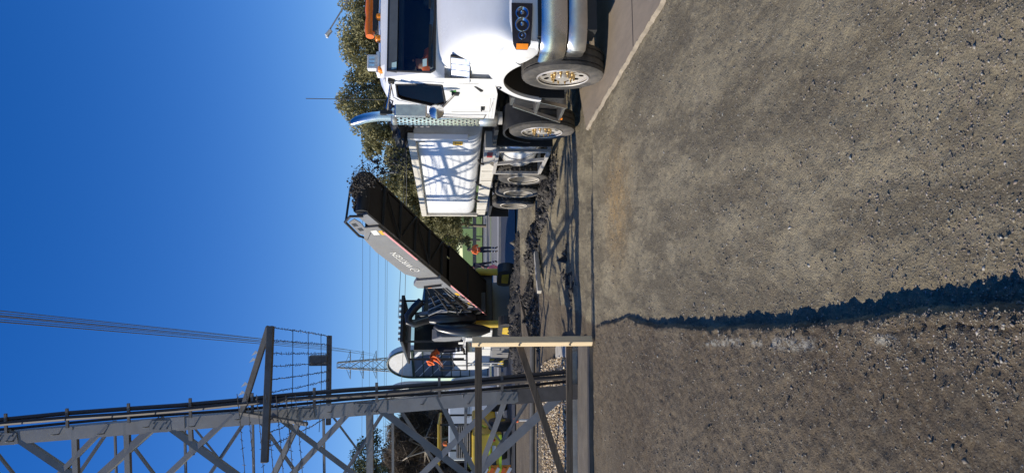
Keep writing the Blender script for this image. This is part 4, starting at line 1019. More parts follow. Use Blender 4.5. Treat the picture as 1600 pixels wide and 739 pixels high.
# hinge and hydraulic gear on the left side
b = NB(); b.prism([(3.2, -0.05), (4.05, -0.05), (4.15, 0.7), (3.8, 0.95), (3.5, 0.95), (3.3, 0.5)], lambda p, q, d: cv(d, p, q), -0.74, -0.60); b.build('hinge_plate', M['mill_grey'], mill, bevel=0.02)
b = NB(); cbar(b, (-0.76, 3.62, 0.1), (-0.76, 3.62, 0.68), 0.03, 0.1); b.build('hinge_gap', M['rubber'], mill)
b = NB(); b.prism([(3.42, 0.5), (3.6, 0.5), (3.6, 0.62), (3.42, 0.62)], lambda p, q, d: cv(d, p, q), -0.752, -0.742); b.build('orange_reflector', M['amber'], mill)
for i, (t0, h0, t1, h1, r) in enumerate(((3.3, 0.5, 1.2, 0.62, 0.06), (3.2, 0.25, 0.9, 0.3, 0.05), (2.9, 0.62, 0.9, 0.95, 0.045), (3.4, 0.7, 1.6, 1.15, 0.03))):
    b = NB(); b.tube([cv(-0.7, t0, h0), cv(-0.7, (t0 + t1) / 2, (h0 + h1) / 2), cv(-0.7, t1, h1)], [r * 0.55, r * 0.55, r * 0.55], 8); b.tube([cv(-0.7, (t0 + t1) / 2, (h0 + h1) / 2), cv(-0.7, t1, h1)], r, 10); b.build('hydraulic_ram', M['black'], mill, smooth=True)
b = NB(); b.prism([(0.4, -0.05), (3.2, -0.03), (3.2, 0.33), (2.2, 0.42), (0.4, 0.40)], lambda p, q, d: cv(d, p, q), -0.64, -0.60); lc = b.build('lower_side_plate', M['mill_grey'], mill, bevel=0.015)
for t in (1.0, 2.1):
    b = NB(); b.prism([(t, 0.06), (t + 0.28, 0.06), (t + 0.28, 0.16), (t, 0.16)], lambda p, q, d: cv(d, p, q), -0.644, -0.641); b.build('yellow_sticker', M['yellow'], lc)
b = NB(); cbar(b, (-0.645, -0.3, -0.02), (-0.645, 3.2, -0.02), 0.012, 0.05); b.build('warning_tape', M['pinktape'], lc)
rh = random.Random(4)
for k in range(9):
    p = [cv(-0.75 - 0.05 * rh.random(), 0.9 + 2.0 * rh.random(), 0.45 + 0.5 * rh.random())]
    for q in range(4): p.append(p[-1] + Vector((rh.uniform(-.25, .25), rh.uniform(-.1, .35), rh.uniform(-.35, .2))))
    b = NB(); b.tube(p, 0.022, 6); b.build('hydraulic_hose', M['rubber'], mill, smooth=True)
# hull
def mprism(poly, x0, x1, name, m_, parent=mill, bevel=0.03):
    b = NB(); b.prism(poly, lambda p, q, d: mm(d, p, q), x0, x1); return b.build(name, m_, parent, bevel=bevel)
mprism([(0.5, 0.95), (6.6, 0.95), (6.9, 1.3), (6.9, 2.2), (5.4, 2.5), (1.2, 2.1), (0.5, 1.7)], -1.15, 1.15, 'engine_hull', M['mill_white'])
mprism([(0.35, 0.95), (0.49, 0.95), (0.49, 1.9), (0.35, 1.8)], -1.1, 1.1, 'front_bulkhead', M['black'])
mprism([(2.0, 0.22), (4.6, 0.22), (4.6, 0.95), (2.0, 0.95)], -1.2, 1.2, 'drum_housing', M['mill_grey'])
mprism([(0.0, 2.0), (0.45, 2.1), (0.7, 3.0), (0.35, 3.1), (0.0, 2.75)], -1.52, -1.12, 'grey_fairing', M['mill_grey'])
mprism([(0.55, 1.5), (2.6, 1.5), (2.6, 2.05), (0.5, 1.9)], -1.42, -1.16, 'white_side_panel', M['mill_white'])
b = NB(); b.box(mm(-1.425, 1.4, 1.74), (0.004, 0.5, 0.06), (0, 0, MROT)); b.build('side_stripe', M['pinktape'], mill)
# slew frame that carries the conveyor
mprism([(-0.35, 1.2), (0.45, 1.2), (0.45, 3.0), (0.1, 3.25), (-0.2, 3.1), (-0.35, 2.2)], -0.62, 0.0, 'slew_frame', M['black'])
mprism([(-0.5, 2.5), (-0.1, 2.6), (0.1, 3.5), (-0.15, 3.55)], -0.75, -0.63, 'slew_arm', M['mill_grey'])
mprism([(0.46, 2.2), (3.2, 2.2), (3.2, 3.7), (0.46, 3.4)], -0.1, 0.9, 'engine_cowl', M['black'])
for k in range(7):
    x_ = -0.72 + 0.1 * k
    b = NB(); b.tube([mm(x_, -0.4, 1.7 + 0.1 * (k % 3)), mm(x_ - 0.05, -0.5, 2.2), mm(x_ + 0.06, -0.42, 2.75 + 0.1 * (k % 2)), mm(x_ - 0.1, -0.3, 3.2)], 0.026, 6); b.build('hydraulic_hose', M['hose'] if k % 2 else M['greysteel'], mill, smooth=True)
# operator's canopy
mprism([(0.2, 4.08), (3.6, 4.12), (3.6, 4.22), (0.2, 4.2)], -1.62, 0.1, 'canopy_roof', M['black'])
for x in (-1.5, 0.0):
    for y in (0.6, 3.3):
        b = NB(); b.bar(mm(x, y, 2.0), mm(x, y, 4.1), 0.07, 0.07, (1, 0, 0)); b.build('canopy_post', M['black'], mill)
b = NB(); b.add([mm(-1.45, 0.6, 2.9), mm(-0.05, 0.6, 2.9), mm(-0.05, 0.6, 4.05), mm(-1.45, 0.6, 4.05)], [(0, 1, 2, 3)]); b.build('canopy_glass', M['glass_dark'], mill)
b = NB(); b.box(mm(-0.6, 1.0, 2.5), (1.5, 0.5, 0.9), (0, 0, MROT)); b.box(mm(-0.6, 2.6, 2.9), (1.5, 0.3, 2.0), (0, 0, MROT)); b.box(mm(-0.6, 2.0, 2.5), (0.6, 0.6, 0.9), (0, 0, MROT)); b.build('operator_station', M['black'], mill, bevel=0.03)
for k in range(8):
    b = NB(); b.box(mm(-1.5 + 0.2 * k, 0.26, 4.232), (0.1, 0.06, 0.07), (0, 0, MROT)); b.build('roof_lamp', M['greysteel'], mill)
mprism([(1.0, 1.86), (3.6, 1.86), (3.6, 1.92), (1.0, 1.92)], -1.9, -1.15, 'side_platform', M['black'])
for y in (1.0, 1.9, 2.8, 3.6):
    b = NB(); b.tube([mm(-1.88, y, 1.9), mm(-1.88, y, 2.95)], 0.022, 6); b.build('rail_post', M['black'], mill)
for z in (2.4, 2.95):
    b = NB(); b.tube([mm(-1.88, 1.0, z), mm(-1.88, 3.6, z)], 0.022, 6); b.build('hand_rail', M['black'], mill)
b = NB(); b.tube([mm(-1.75, 3.4, 0.5), mm(-1.75, 3.4, 1.9)], 0.025, 6); b.tube([mm(-1.75, 3.0, 0.5), mm(-1.75, 3.0, 1.9)], 0.025, 6)
for z in (0.6, 0.95, 1.3, 1.65): b.tube([mm(-1.75, 3.0, z), mm(-1.75, 3.4, z)], 0.02, 6)
b.build('ladder', M['mill_white'], mill)
# dust pipes
b = NB(); b.tube([mm(-0.86, -0.1, 1.55), mm(-0.86, -0.1, 1.7), mm(-0.87, -0.1, 2.2), mm(-0.88, -0.1, 2.85), mm(-0.88, -0.1, 3.0), mm(-0.88, -0.08, 3.15)], [0.14, 0.23, 0.25, 0.25, 0.2, 0.17], 18); b.build('dust_cyclone', M['hose'], mill, smooth=True)
b = NB(); b.tube([mm(-0.88, -0.08, 3.1), mm(-0.95, -0.1, 3.4), mm(-1.05, -0.1, 3.68), mm(-1.0, -0.1, 3.88), mm(-0.78, -0.12, 3.9), mm(-0.5, -0.2, 3.68), mm(-0.3, -0.3, 3.45)], 0.15, 14); b.build('dust_hose', M['hose'], mill, smooth=True)
b = NB(); b.tube([mm(-1.32, -0.2, 1.05), mm(-1.33, -0.2, 1.35), mm(-1.33, -0.2, 1.9), mm(-1.28, -0.15, 2.4), mm(-1.2, -0.1, 2.8), mm(-1.1, -0.1, 2.95)], [0.08, 0.19, 0.25, 0.2, 0.16, 0.14], 16); b.build('tapered_duct', M['hose'], mill, smooth=True)
b = NB(); b.box(mm(-0.9, 0.02, 2.75), (0.62, 0.4, 0.34), (0, 0, MROT)); b.build('duct_box', M['mill_grey'], mill, bevel=0.03)
b = NB(); b.add([mm(-1.3, -0.02, 2.35), mm(-1.05, 0.12, 2.35), mm(-1.05, 0.12, 2.95), mm(-1.5, 0.0, 2.9)], [(0, 1, 2, 3)]); b.build('fairing_panel', M['mill_grey'], mill)
# crawlers on yellow legs
for x, y in ((-0.98, 0.55), (0.98, 0.55), (-1.0, 5.6), (1.0, 5.6)):
    b = NB(); poly = []
    for a in np.linspace(R(90), R(270), 9): poly.append((y - 0.55 + 0.3 * math.cos(a), 0.46 + 0.3 * math.sin(a)))
    for a in np.linspace(R(-90), R(90), 9): poly.append((y + 0.55 + 0.3 * math.cos(a), 0.46 + 0.3 * math.sin(a)))
    b.prism(poly, lambda p, q, d: mm(d, p, q), x - 0.16, x + 0.16); tr = b.build('crawler_track', M['chassis'], mill)
    b = NB(); b.prism([(y - 0.5, 0.35), (y + 0.5, 0.35), (y + 0.4, 0.6), (y - 0.4, 0.6)], lambda p, q, d: mm(d, p, q), x - 0.18, x + 0.18); b.build('track_frame', M['plant_yellow'], tr)
    b = NB(); b.tube([mm(x, y - 0.3, 0.7), mm(x, y - 0.3, 1.55)], 0.13, 14); b.build('lifting_leg', M['plant_yellow'], mill, smooth=True)
# stream of millings leaving the belt
rs = np.random.default_rng(12)
n = 2000; t = rs.random(n) ** 1.1
tip = np.array(cv(0, CL + 0.15, 0.3)); hd = np.array([cax.x, cax.y, 0]) / math.hypot(cax.x, cax.y)
T_ = t * 0.62
base = tip[None] + hd[None] * (3.0 * T_)[:, None] + np.array([0, 0, 1.0])[None] * (0.1 * T_ - 4.9 * T_ ** 2)[:, None]
base += rs.normal(0, 1, (n, 3)) * (0.05 + 0.09 * t)[:, None]
base[:, 0] += rs.normal(0, 0.13, n)
o = pebbles('falling_millings', base, np.exp(rs.normal(math.log(0.011), 0.65, n)), M['lump'], seed=4, flat=0.9)
tag(o, 'black millings thrown off the conveyor end into the truck', 'millings', kind='stuff')
n = 3500; t = rs.uniform(CL - 2.2, CL + 0.1, n); xx = rs.uniform(-0.5, 0.5, n)
pp = np.array([tuple(cv(a, b_, 0.30 + 0.12 * (1 - (a / 0.55) ** 2) * c_)) for a, b_, c_ in zip(xx, t, rs.random(n))])
o = pebbles('millings_on_belt', pp, np.exp(rs.normal(math.log(0.024), 0.55, n)), M['lump'], seed=6, flat=0.9)
tag(o, 'black millings heaped on the top end of the belt', 'millings', kind='stuff')

# heaps of millings along the cut
def heap(name, label, line, wd, ht, seed, nl=900):
    line = [Vector(p) for p in line]; rows = []
    seglen = [0]
    for a, c_ in zip(line, line[1:]): seglen.append(seglen[-1] + (c_ - a).length)
    Ltot = seglen[-1]; ns = int(Ltot / 0.09); nw = 22
    def at(s):
        for i in range(len(line) - 1):
            if s <= seglen[i + 1] or i == len(line) - 2:
                u = (s - seglen[i]) / (seglen[i + 1] - seglen[i]); p = line[i].lerp(line[i + 1], u); d = (line[i + 1] - line[i]).normalized(); return p, Vector((-d.y, d.x, 0))
    tops = []
    for i in range(ns + 1):
        s = Ltot * i / ns; p, nr = at(s); env = math.sin(math.pi * min(1, max(0, i / ns))) ** 0.35 if 0 < i < ns else 0
        h_s = ht * env * (0.65 + 0.5 * float(vnoise(s * 1.1, seed, seed)))
        row = []
        for j in range(nw + 1):
            u = -1 + 2 * j / nw; q = p + nr * (u * wd * (1 + 0.25 * float(vnoise(s * 2, u + seed, 3))))
            z = max(0, 1 - abs(u) ** 1.5) * h_s + 0.10 * env * (1 - u * u) * float(vnoise(q.x * 4, q.y * 4, seed + 2)) + 0.05 * (1 - u * u) * float(vnoise(q.x * 11, q.y * 11, seed + 3))
            q.z = float(ground_h(q.x, q.y, False)) - 0.05 + max(0, z); row.append(q); tops.append((q.x, q.y, q.z))
        rows.append(row)
    b = MB(tuple(line[0])); b.loft(rows); o = b.build(name, M['millings'], smooth=True, sharp=60)
    tag(o, label, 'heap')
    tops = np.array(tops); k = rs.integers(0, len(tops), nl := nl * 2)
    pos = tops[k] + rs.normal(0, 0.03, (nl, 3)) * np.array([1, 1, 0.3]) - np.array(line[0])
    c_ = pebbles('lumps', pos, np.exp(rs.normal(math.log(0.014), 0.6, nl)), M['lump'], o, seed=seed, flat=0.85); c_['kind'] = 'stuff'
    return o
heap('millings_heap', 'lumpy windrow of black millings beside the rear truck wheels', [(1.35, 13.0, 0), (0.65, 15.0, 0), (0.0, 16.4, 0), (-1.0, 17.4, 0)], 0.46, 0.26, 2, 2200)
heap('millings_heap', 'black millings heap between the pale kerb stone and the fence post', [(-0.9, 17.6, 0), (-1.7, 17.0, 0), (-2.4, 15.6, 0)], 0.55, 0.30, 6, 1800)
heap('millings_heap', 'dark millings pile in front of the milling machine tracks', [(0.2, 22.6, 0), (-1.6, 22.8, 0), (-3.6, 22.0, 0), (-4.8, 20.5, 0)], 0.8, 0.36, 9, 1800)
heap('millings_heap', 'low scatter of dark millings on the churned strip', [(-0.3, 12.2, 0), (-0.8, 11.7, 0), (-1.0, 11.2, 0)], 0.4, 0.07, 12, 700)
b = MB((-0.35, 15.7, 0.15)); b.bar((-0.36, 15.72, 0.22), (-1.22, 15.2, 0.19), 0.16, 0.10)
o = b.build('kerb_stone', M['concrete'], bevel=0.02); tag(o, 'loose pale concrete kerb stone lying beside the millings', 'kerb stone')
b = MB((-1.9, 17.3, 0.3)); b.bar((-1.5, 17.6, 0.46), (-2.45, 16.4, 0.3), 0.08, 0.06)
o = b.build('timber_offcut', M['timber'], bevel=0.006); tag(o, 'weathered timber length lying across the dark millings heap', 'timber')
# ------------------------------------------------------------------ transmission tower beside the road
TP = Vector((-2.25, 10.5, 0.10)); ta = Vector((-0.998, 0.06, 0)).normalized(); tb_ = Vector((-0.21, 0.978, 0)).normalized(); TK = 0.072; W0 = 5.4
tower = empty('transmission_tower', TP)
tag(tower, 'tall galvanised lattice transmission tower standing in the pebble bed', 'pylon')
def tw_(z): return W0 - 2 * TK * (z - 0.1)
def tpt(i, j, z):      # i, j in 0..1 across the plan
    w_ = tw_(z); o_ = TK * (z - 0.1)
    return TP + ta * (o_ + i * w_) + tb_ * (o_ + j * w_) + Vector((0, 0, z - 0.1))
def TB(): return MB(TP)
TOP = 33.0
for (i, j) in ((0, 0), (1, 0), (0, 1), (1, 1)):
    fa = ta * (1 if i == 0 else -1); fb = tb_ * (1 if j == 0 else -1)
    b = TB(); b.angle(tpt(i, j, 0.62), tpt(i, j, 14), 0.20, 0.022, fa, fb); lg = b.build('leg', M['galv'], tower)
    b = TB(); b.angle(tpt(i, j, 14), tpt(i, j, TOP), 0.14, 0.02, fa, fb); b.build('upper_leg', M['galv'], tower)
    b = TB(); b.angle(tpt(i, j, 0.0) - fa * 0.012 - fb * 0.012, tpt(i, j, 1.05) - fa * 0.012 - fb * 0.012, 0.23, 0.03, fa, fb); b.build('leg_stub', M['stub'], lg)
    for z in (3.3, 6.4):
        b = TB(); b.angle(tpt(i, j, z - 0.35) - fa * 0.01 - fb * 0.01, tpt(i, j, z + 0.35) - fa * 0.01 - fb * 0.01, 0.19, 0.01, fa, fb); sp = b.build('splice_plate', M['galv'], lg)
def member(p, q, size, inward, m_='galv'):
    p = Vector(p); q = Vector(q); d = (q - p).normalized(); n_ = Vector(inward).normalized(); side = d.cross(n_).normalized()
    if side.z < 0: side = -side
    b = TB(); b.angle(p - side * size / 2, q - side * size / 2, size, 0.010, side, n_); return b.build('brace', M[m_], tower)
# face towards the camera: main diagonals, their redundants and the horizontals
def npt(d, z): return tpt(0, 0, z) + ta * d
NEAR = [(0.0, 3.2, 2.6, 0.16, .10), (0.0, 2.17, 1.5, 1.48, .07), (0.0, 1.12, 1.9, 3.2, .09), (0.0, 1.1, 1.5, 1.65, .08), (0.05, 0.2, 2.58, 3.18, .13),
        (0.0, 3.4, 2.35, 5.75, .08), (0.05, 4.7, 1.33, 3.2, .07), (0.0, 4.2, 1.5, 4.95, .08), (0.0, 5.32, 1.65, 7.25, .08), (0.0, 6.45, 2.3, 3.7, .10),
        (0.0, 6.42, 1.9, 8.75, .11), (0.0, 7.25, 1.9, 9.3, .07), (0.0, 8.8, 2.0, 6.25, .10), (0.0, 9.0, 1.9, 11.4, .10), (0.0, 11.6, 1.85, 9.2, .10), (0.0, 5.98, 0.6, 5.96, .06)]
for d0, z0, d1, z1, sz in NEAR:
    member(npt(d0, z0), npt(d1, z1), sz, tb_)
    member(npt(tw_(z0) - d0, z0), npt(tw_(z1) - d1, z1), sz, tb_)
for z, sz in ((3.22, .10), (6.96, .08), (7.77, .08), (11.6, .08)): member(npt(0, z), npt(tw_(z), z), sz, tb_)
# other faces: X panels with a horizontal through the crossing
NODES = [0.2, 3.42, 6.4, 9.2, 11.8, 14.2, 16.5, 18.7, 20.8, 22.8, 24.7, 26.5, 28.2, 29.8, 31.3, 32.6]
for fi, (A_, B_, inn) in enumerate((((0, 0), (0, 1), ta), ((1, 0), (1, 1), -ta), ((0, 1), (1, 1), -tb_), ((0, 0), (1, 0), tb_))):
    for k in range(len(NODES) - 1):
        z0, z1 = NODES[k], NODES[k + 1]
        if fi == 3 and k < 4: continue
        sz = .078 if k < 5 else .065
        member(tpt(*A_, z0), tpt(*B_, z1), sz, inn); member(tpt(*B_, z0), tpt(*A_, z1), sz, inn)
        zm = (z0 + z1) / 2
        if k in (0, 1, 2): member(tpt(*A_, zm), tpt(*B_, zm), .06, inn)
        member(tpt(*A_, z1), tpt(*B_, z1), .06, inn)
        if k < 3:
            m0 = (tpt(*A_, z0) + tpt(*B_, z0)) / 2
            for (pA, pB) in ((A_, B_), (B_, A_)):
                q = tpt(*pA, z0).lerp(tpt(*pB, z1), 0.25)
                member(tpt(*pA, z0 + (z1 - z0) * 0.5), q, .045, inn)
        if k == 1:
            c_ = (tpt(*A_, zm) + tpt(*B_, zm)) / 2; dv = (tpt(*B_, zm) - tpt(*A_, zm)).normalized()
            b = TB(); b.add([c_ + dv * x + Vector((0, 0, z)) + inn * t_ for t_ in (-.008, .008) for x, z in ((-.34, -.05), (-.2, -.2), (.2, -.2), (.34, -.05), (.34, .05), (.2, .2), (-.2, .2), (-.34, .05))], [tuple(range(8)), tuple(range(15, 7, -1))] + [(i, (i + 1) % 8, 8 + (i + 1) % 8, 8 + i) for i in range(8)])
            b.build('gusset_plate', M['galv'], tower)
# plates with bolts where the near face members meet the leg
for z in (1.12, 3.28, 4.22, 6.42, 8.8):
    pc = npt(0.17, z) - tb_ * 0.013
    b = TB(); b.add([pc + ta * u_ + Vector((0, 0, v_)) - tb_ * t_ for t_ in (0, .012) for u_, v_ in ((-.155, -.15), (.0, -.17), (.028, -.1), (.028, .1), (.0, .17), (-.155, .15))], [(5, 4, 3, 2, 1, 0), (6, 7, 8, 9, 10, 11)] + [(i, (i + 1) % 6, 6 + (i + 1) % 6, 6 + i) for i in range(6)])
    gp = b.build('gusset_plate', M['galv'], tower)
    b = TB()
    for u_, v_ in ((-.11, -.09), (-.11, .09), (-.03, -.1), (-.03, .1), (-.02, 0)): b.tube([pc + ta * u_ + Vector((0, 0, v_)) - tb_ * .011, pc + ta * u_ + Vector((0, 0, v_)) - tb_ * .028], .013, 6)
    bo_ = b.build('bolts', M['galv'], gp); bo_['kind'] = 'stuff'
# step bolts on the near leg
for k in range(13):
    z = 1.7 + k * 0.7; p = tpt(0, 0, z) + ta * (0.1 if k % 2 else 0.15)
    b = TB(); b.tube([p, p - tb_ * 0.15, p - tb_ * 0.16 + Vector((0, 0, 0.03))], 0.010, 6); b.build('step_bolt', M['galv'], tower)
# cross arms far overhead
ctr = lambda z: (tpt(0, 0, z) + tpt(1, 1, z)) / 2
for z in (23.0, 28.0, 33.0):
    for sd in (-1, 1):
        tipp = ctr(z) + ta * (sd * 6.2)
        b = TB()
        for j in (0, 1): b.bar(tpt(0.5 + sd * 0.5, j, z), tipp, 0.09, 0.09)
        b.bar(tpt(0.5 + sd * 0.5, 0.5, min(z + 1.6, 33.4)), tipp, 0.07, 0.07)
        b.build('cross_arm', M['galv'], tower)
# cable ladder beside the near leg
off = lambda z: tpt(0, 0, z) - ta * 0.13 - tb_ * 0.02
for k, (dx, r) in enumerate(((0.0, 0.036), (-0.075, 0.034), (0.07, 0.022))):
    pts = []
    for z in np.linspace(0.15, 13, 16): pts.append(off(z) - ta * (-dx) * 1.0 + tb_ * (0.05 * k) + Vector((0.012 * math.sin(z * 1.7 + k), 0, 0)))
    b = TB(); b.tube(pts, r, 8); b.build('feeder_cable', M['conduit'], tower, smooth=True)
for k in range(13):
    z = 1.2 + k * 0.95; p = off(z)
    b = TB(); b.bar(p + ta * 0.14, p - ta * 0.16, 0.03, 0.04); b.build('cable_clamp', M['galvd'], tower)
# anti climbing barbed wire frame
o1a, o1b = Vector((-1.35, 10.72, 4.69)), Vector((-3.30, 10.38, 4.68))
o2a, o2b = Vector((-2.17, 15.5, 4.79)), Vector((-4.05, 15.2, 4.75))
out = [((o1a, o1b), .10), ((o2a, o2b), .10), ((Vector((-1.36, 10.74, 4.72)), tpt(0, 0, 5.17)), .085)]
for (p, q), sz in out: b = TB(); b.bar(p, q, sz, sz); b.build('outrigger', M['galvd'], tower, bevel=0.01)
b = TB(); b.bar(tpt(0, 0, 5.2), tpt(0, 0, 4.1) + ta * 0.25 - tb_ * 0.3, 0.05, 0.05); b.build('outrigger_stay', M['galvd'], tower)
b = TB(); b.box(o2a.lerp(o2b, 0.28) + Vector((0, 0, 0.22)), (0.22, 0.16, 0.4)); b.build('junction_box', M['galvd'], tower, bevel=0.02)
rb_ = random.Random(8)
def barbed(p, q, sag):
    p = Vector(p); q = Vector(q); n_ = 14; pts = []
    for i in range(n_ + 1):
        t = i / n_; v = p.lerp(q, t); v.z -= sag * 4 * t * (1 - t); v += Vector((rb_.uniform(-.008, .008),) * 3); pts.append(v)
    b = TB(); b.tube(pts, 0.006, 4)
    nb = int((q - p).length / 0.13)
    for i in range(nb):
        t = (i + 0.5) / nb; v = p.lerp(q, t); v.z -= sag * 4 * t * (1 - t)
        d = Vector((rb_.uniform(-1, 1), rb_.uniform(-1, 1), rb_.uniform(-1, 1))).normalized() * 0.032
        b.tube([v - d, v + d], 0.005, 3, cap=False)
    o = b.build('barbed_wire', M['wire'], tower); o['kind'] = 'stuff'; return o
for k in range(10):
    t = k / 10 * 0.98 + 0.01; barbed(o1a.lerp(o1b, t), o2a.lerp(o2b, t), 0.06 + 0.03 * rb_.random())
l1a, l1b = o1a + ta * 6.6, o1b + ta * 3.4
for k in range(7):
    t = 0.05 + k * 0.15; z_ = Vector((0, -0.15 - 0.12 * k, 0.0)); barbed(o1b.lerp(o1a, 0.5) + Vector((0, -0.03 * k, 0.45 - 0.15 * k)), tpt(1, 0, 4.7) + Vector((0, -0.03 * k, 0.45 - 0.15 * k)), 0.1)
for k in range(3):
    t = 0.25 + 0.25 * k; a_ = o1a.lerp(o2a, t) + Vector((0, 0, -0.05)); c_ = o1b.lerp(o2b, t) + Vector((0, 0, -0.05))
    b = TB(); b.tube([a_, (a_ + c_) / 2 + Vector((0, 0, -0.03)), c_], 0.007, 4); b.build('wire_tie', M['wire'], tower)
for k in range(4):
    p = o1a.lerp(tpt(0, 0, 5.17), (0.30, 0.38, 0.66, 0.76)[k]) + Vector((0, -0.02, 0.06))
    b = TB(); b.prism([(-0.05, -0.05), (0.06, 0.0), (-0.05, 0.06)], lambda u, v, d: p + Vector((u * 0.5 - v * 0.4, d, v + 0.03)), -0.006, 0.006); b.build('white_marker', M['mill_white'], tower)

# ------------------------------------------------------------------ timber barrier in front of it
FR = Vector((-1.41, 9.36, 0.05))
fence = empty('timber_barrier', FR)
tag(fence, 'timber rail barrier with a pale end post before the pylon', 'barrier')
b = MB(FR); b.box((-1.41, 9.36, 0.84), (0.085, 0.11, 1.62), (0, 0, R(-40))); b.build('end_post', M['timber_new'], fence, bevel=0.006)
b = MB(FR); b.box((-6.2, 9.2, 0.84), (0.09, 0.1, 1.6)); b.build('post', M['timber'], fence, bevel=0.006)
for (p, q, hh) in (((-1.44, 9.42, 1.565), (-6.3, 9.26, 1.57), 0.095), ((-1.44, 9.42, 0.335), (-6.3, 9.26, 0.33), 0.085), ((-1.44, 9.45, 1.02), (-4.4, 9.34, 0.05), 0.09)):
    b = MB(FR); b.bar(p, q, 0.045, hh); b.build('rail', M['timber'], fence, bevel=0.005)
for (x, y, z) in ((-1.445, 9.30, 1.56), (-1.445, 9.30, 1.02), (-1.445, 9.30, 0.34)):
    b = MB(FR); b.lathe([(0, .016), (.012, .015), (.016, .006), (.016, 0)], (x, y, z), Vector((-0.64, -0.77, 0)), 8); b.build('bolt_head', M['galvd'], fence)
# ------------------------------------------------------------------ conductors and wires
def wire(name, label, pts, r, group, cat='wire'):
    b = MB(tuple(pts[0])); b.tube(pts, r, 5); o = b.build(name, M['wire']); tag(o, label, cat, group); return o
def sagline(p, q, sag, n_=24):
    p = Vector(p); q = Vector(q); return [p.lerp(q, i / n_) - Vector((0, 0, sag * 4 * (i / n_) * (1 - i / n_))) for i in range(n_ + 1)]
ordn = ['first', 'second', 'third', 'fourth', 'fifth', 'sixth', 'seventh']
for k, (x0, z0, xe, ze) in enumerate(((0.9, 33.5, -35.5, 40), (0.45, 33.0, -36.0, 40), (0.55, 28.2, -36.3, 36), (0.2, 27.8, -36.8, 36), (-0.2, 23.4, -37.0, 32), (-0.5, 23.0, -37.5, 32))):
    wire('power_conductor', ordn[k] + ' overhead conductor from the right edge of the bundle past the pylon', sagline((x0, 13.8, z0), (xe, 220, ze), 4.0), 0.028, 'overhead conductors running to the far pylon')
b = MB((-4.3, 40, 30)); p0 = sagline((0.9, 13.8, 33.5), (-35.5, 220, 40), 4.0)[4]; p1 = sagline((0.45, 13.8, 33.0), (-36, 220, 40), 4.0)[4]
for k, (z, y_, s, c_) in enumerate(((11.6, 60, 0.5, 'highest'), (11.1, 60.5, 0.6, 'second highest'), (10.3, 61, 0.5, 'third highest'), (9.9, 61.5, 0.7, 'fourth highest'), (9.2, 58, 0.6, 'lowest'))):
    wire('street_wire', c_ + ' of the thin street wires crossing the sky above the trees', sagline((-45, y_ + 10, z + 1.5), (45, y_, z), s), 0.014, 'thin street wires')
wire('service_wire', 'dark service wire sagging from the milling machine side to the arched building', sagline((-14, 66, 8.4), (16, 40, 5.6), 0.3), 0.022, None)
wire('service_wire', 'thin dark wire crossing the trees just behind the tipper body', sagline((-6, 52, 7.2), (26, 52, 6.6), 0.3), 0.02, None)

# far lattice pylon
fp = empty('far_pylon', (-40, 220, 0)); tag(fp, 'small distant lattice pylon seen beyond the arched building', 'pylon')
def lattice(pb, pt, wb, wt, n_, r):
    b = MB((-40, 220, 0)); pb = Vector(pb); pt = Vector(pt)
    def q(i, j, t):
        c_ = pb.lerp(pt, t); w_ = wb + (wt - wb) * t; return c_ + Vector(((i - .5) * w_, (j - .5) * w_, 0))
    for i in (0, 1):
        for j in (0, 1): b.bar(q(i, j, 0), q(i, j, 1), r * 1.6, r * 1.6)
    for k in range(n_):
        t0, t1 = k / n_, (k + 1) / n_
        for (a, c_) in (((0, 0), (1, 0)), ((0, 1), (1, 1)), ((0, 0), (0, 1)), ((1, 0), (1, 1))):
            b.bar(q(*a, t0), q(*c_, t1), r, r); b.bar(q(*c_, t0), q(*a, t1), r, r); b.bar(q(*a, t1), q(*c_, t1), r, r)
    return b
o = lattice((-40, 220, 0), (-40, 220, 44), 7.5, 1.6, 12, 0.11).build('lattice_body', M['galv'], fp); o['kind'] = 'stuff'
for z in (32, 36, 40):
    for sd in (-1, 1):
        b = MB((-40, 220, 0)); tipv = Vector((-40 + sd * 4.4, 220, z))
        for dy in (-0.8, 0.8): b.bar((-40 + sd * 0.8, 220 + dy, z), tipv, 0.13, 0.13)
        b.bar((-40 + sd * 0.8, 220, z + 1.4), tipv, 0.12, 0.12); b.bar((-40 + sd * 2.4, 220, z + 0.65), (-40 + sd * 2.4, 220.5, z), 0.1, 0.1); b.build('cross_arm', M['galv'], fp)

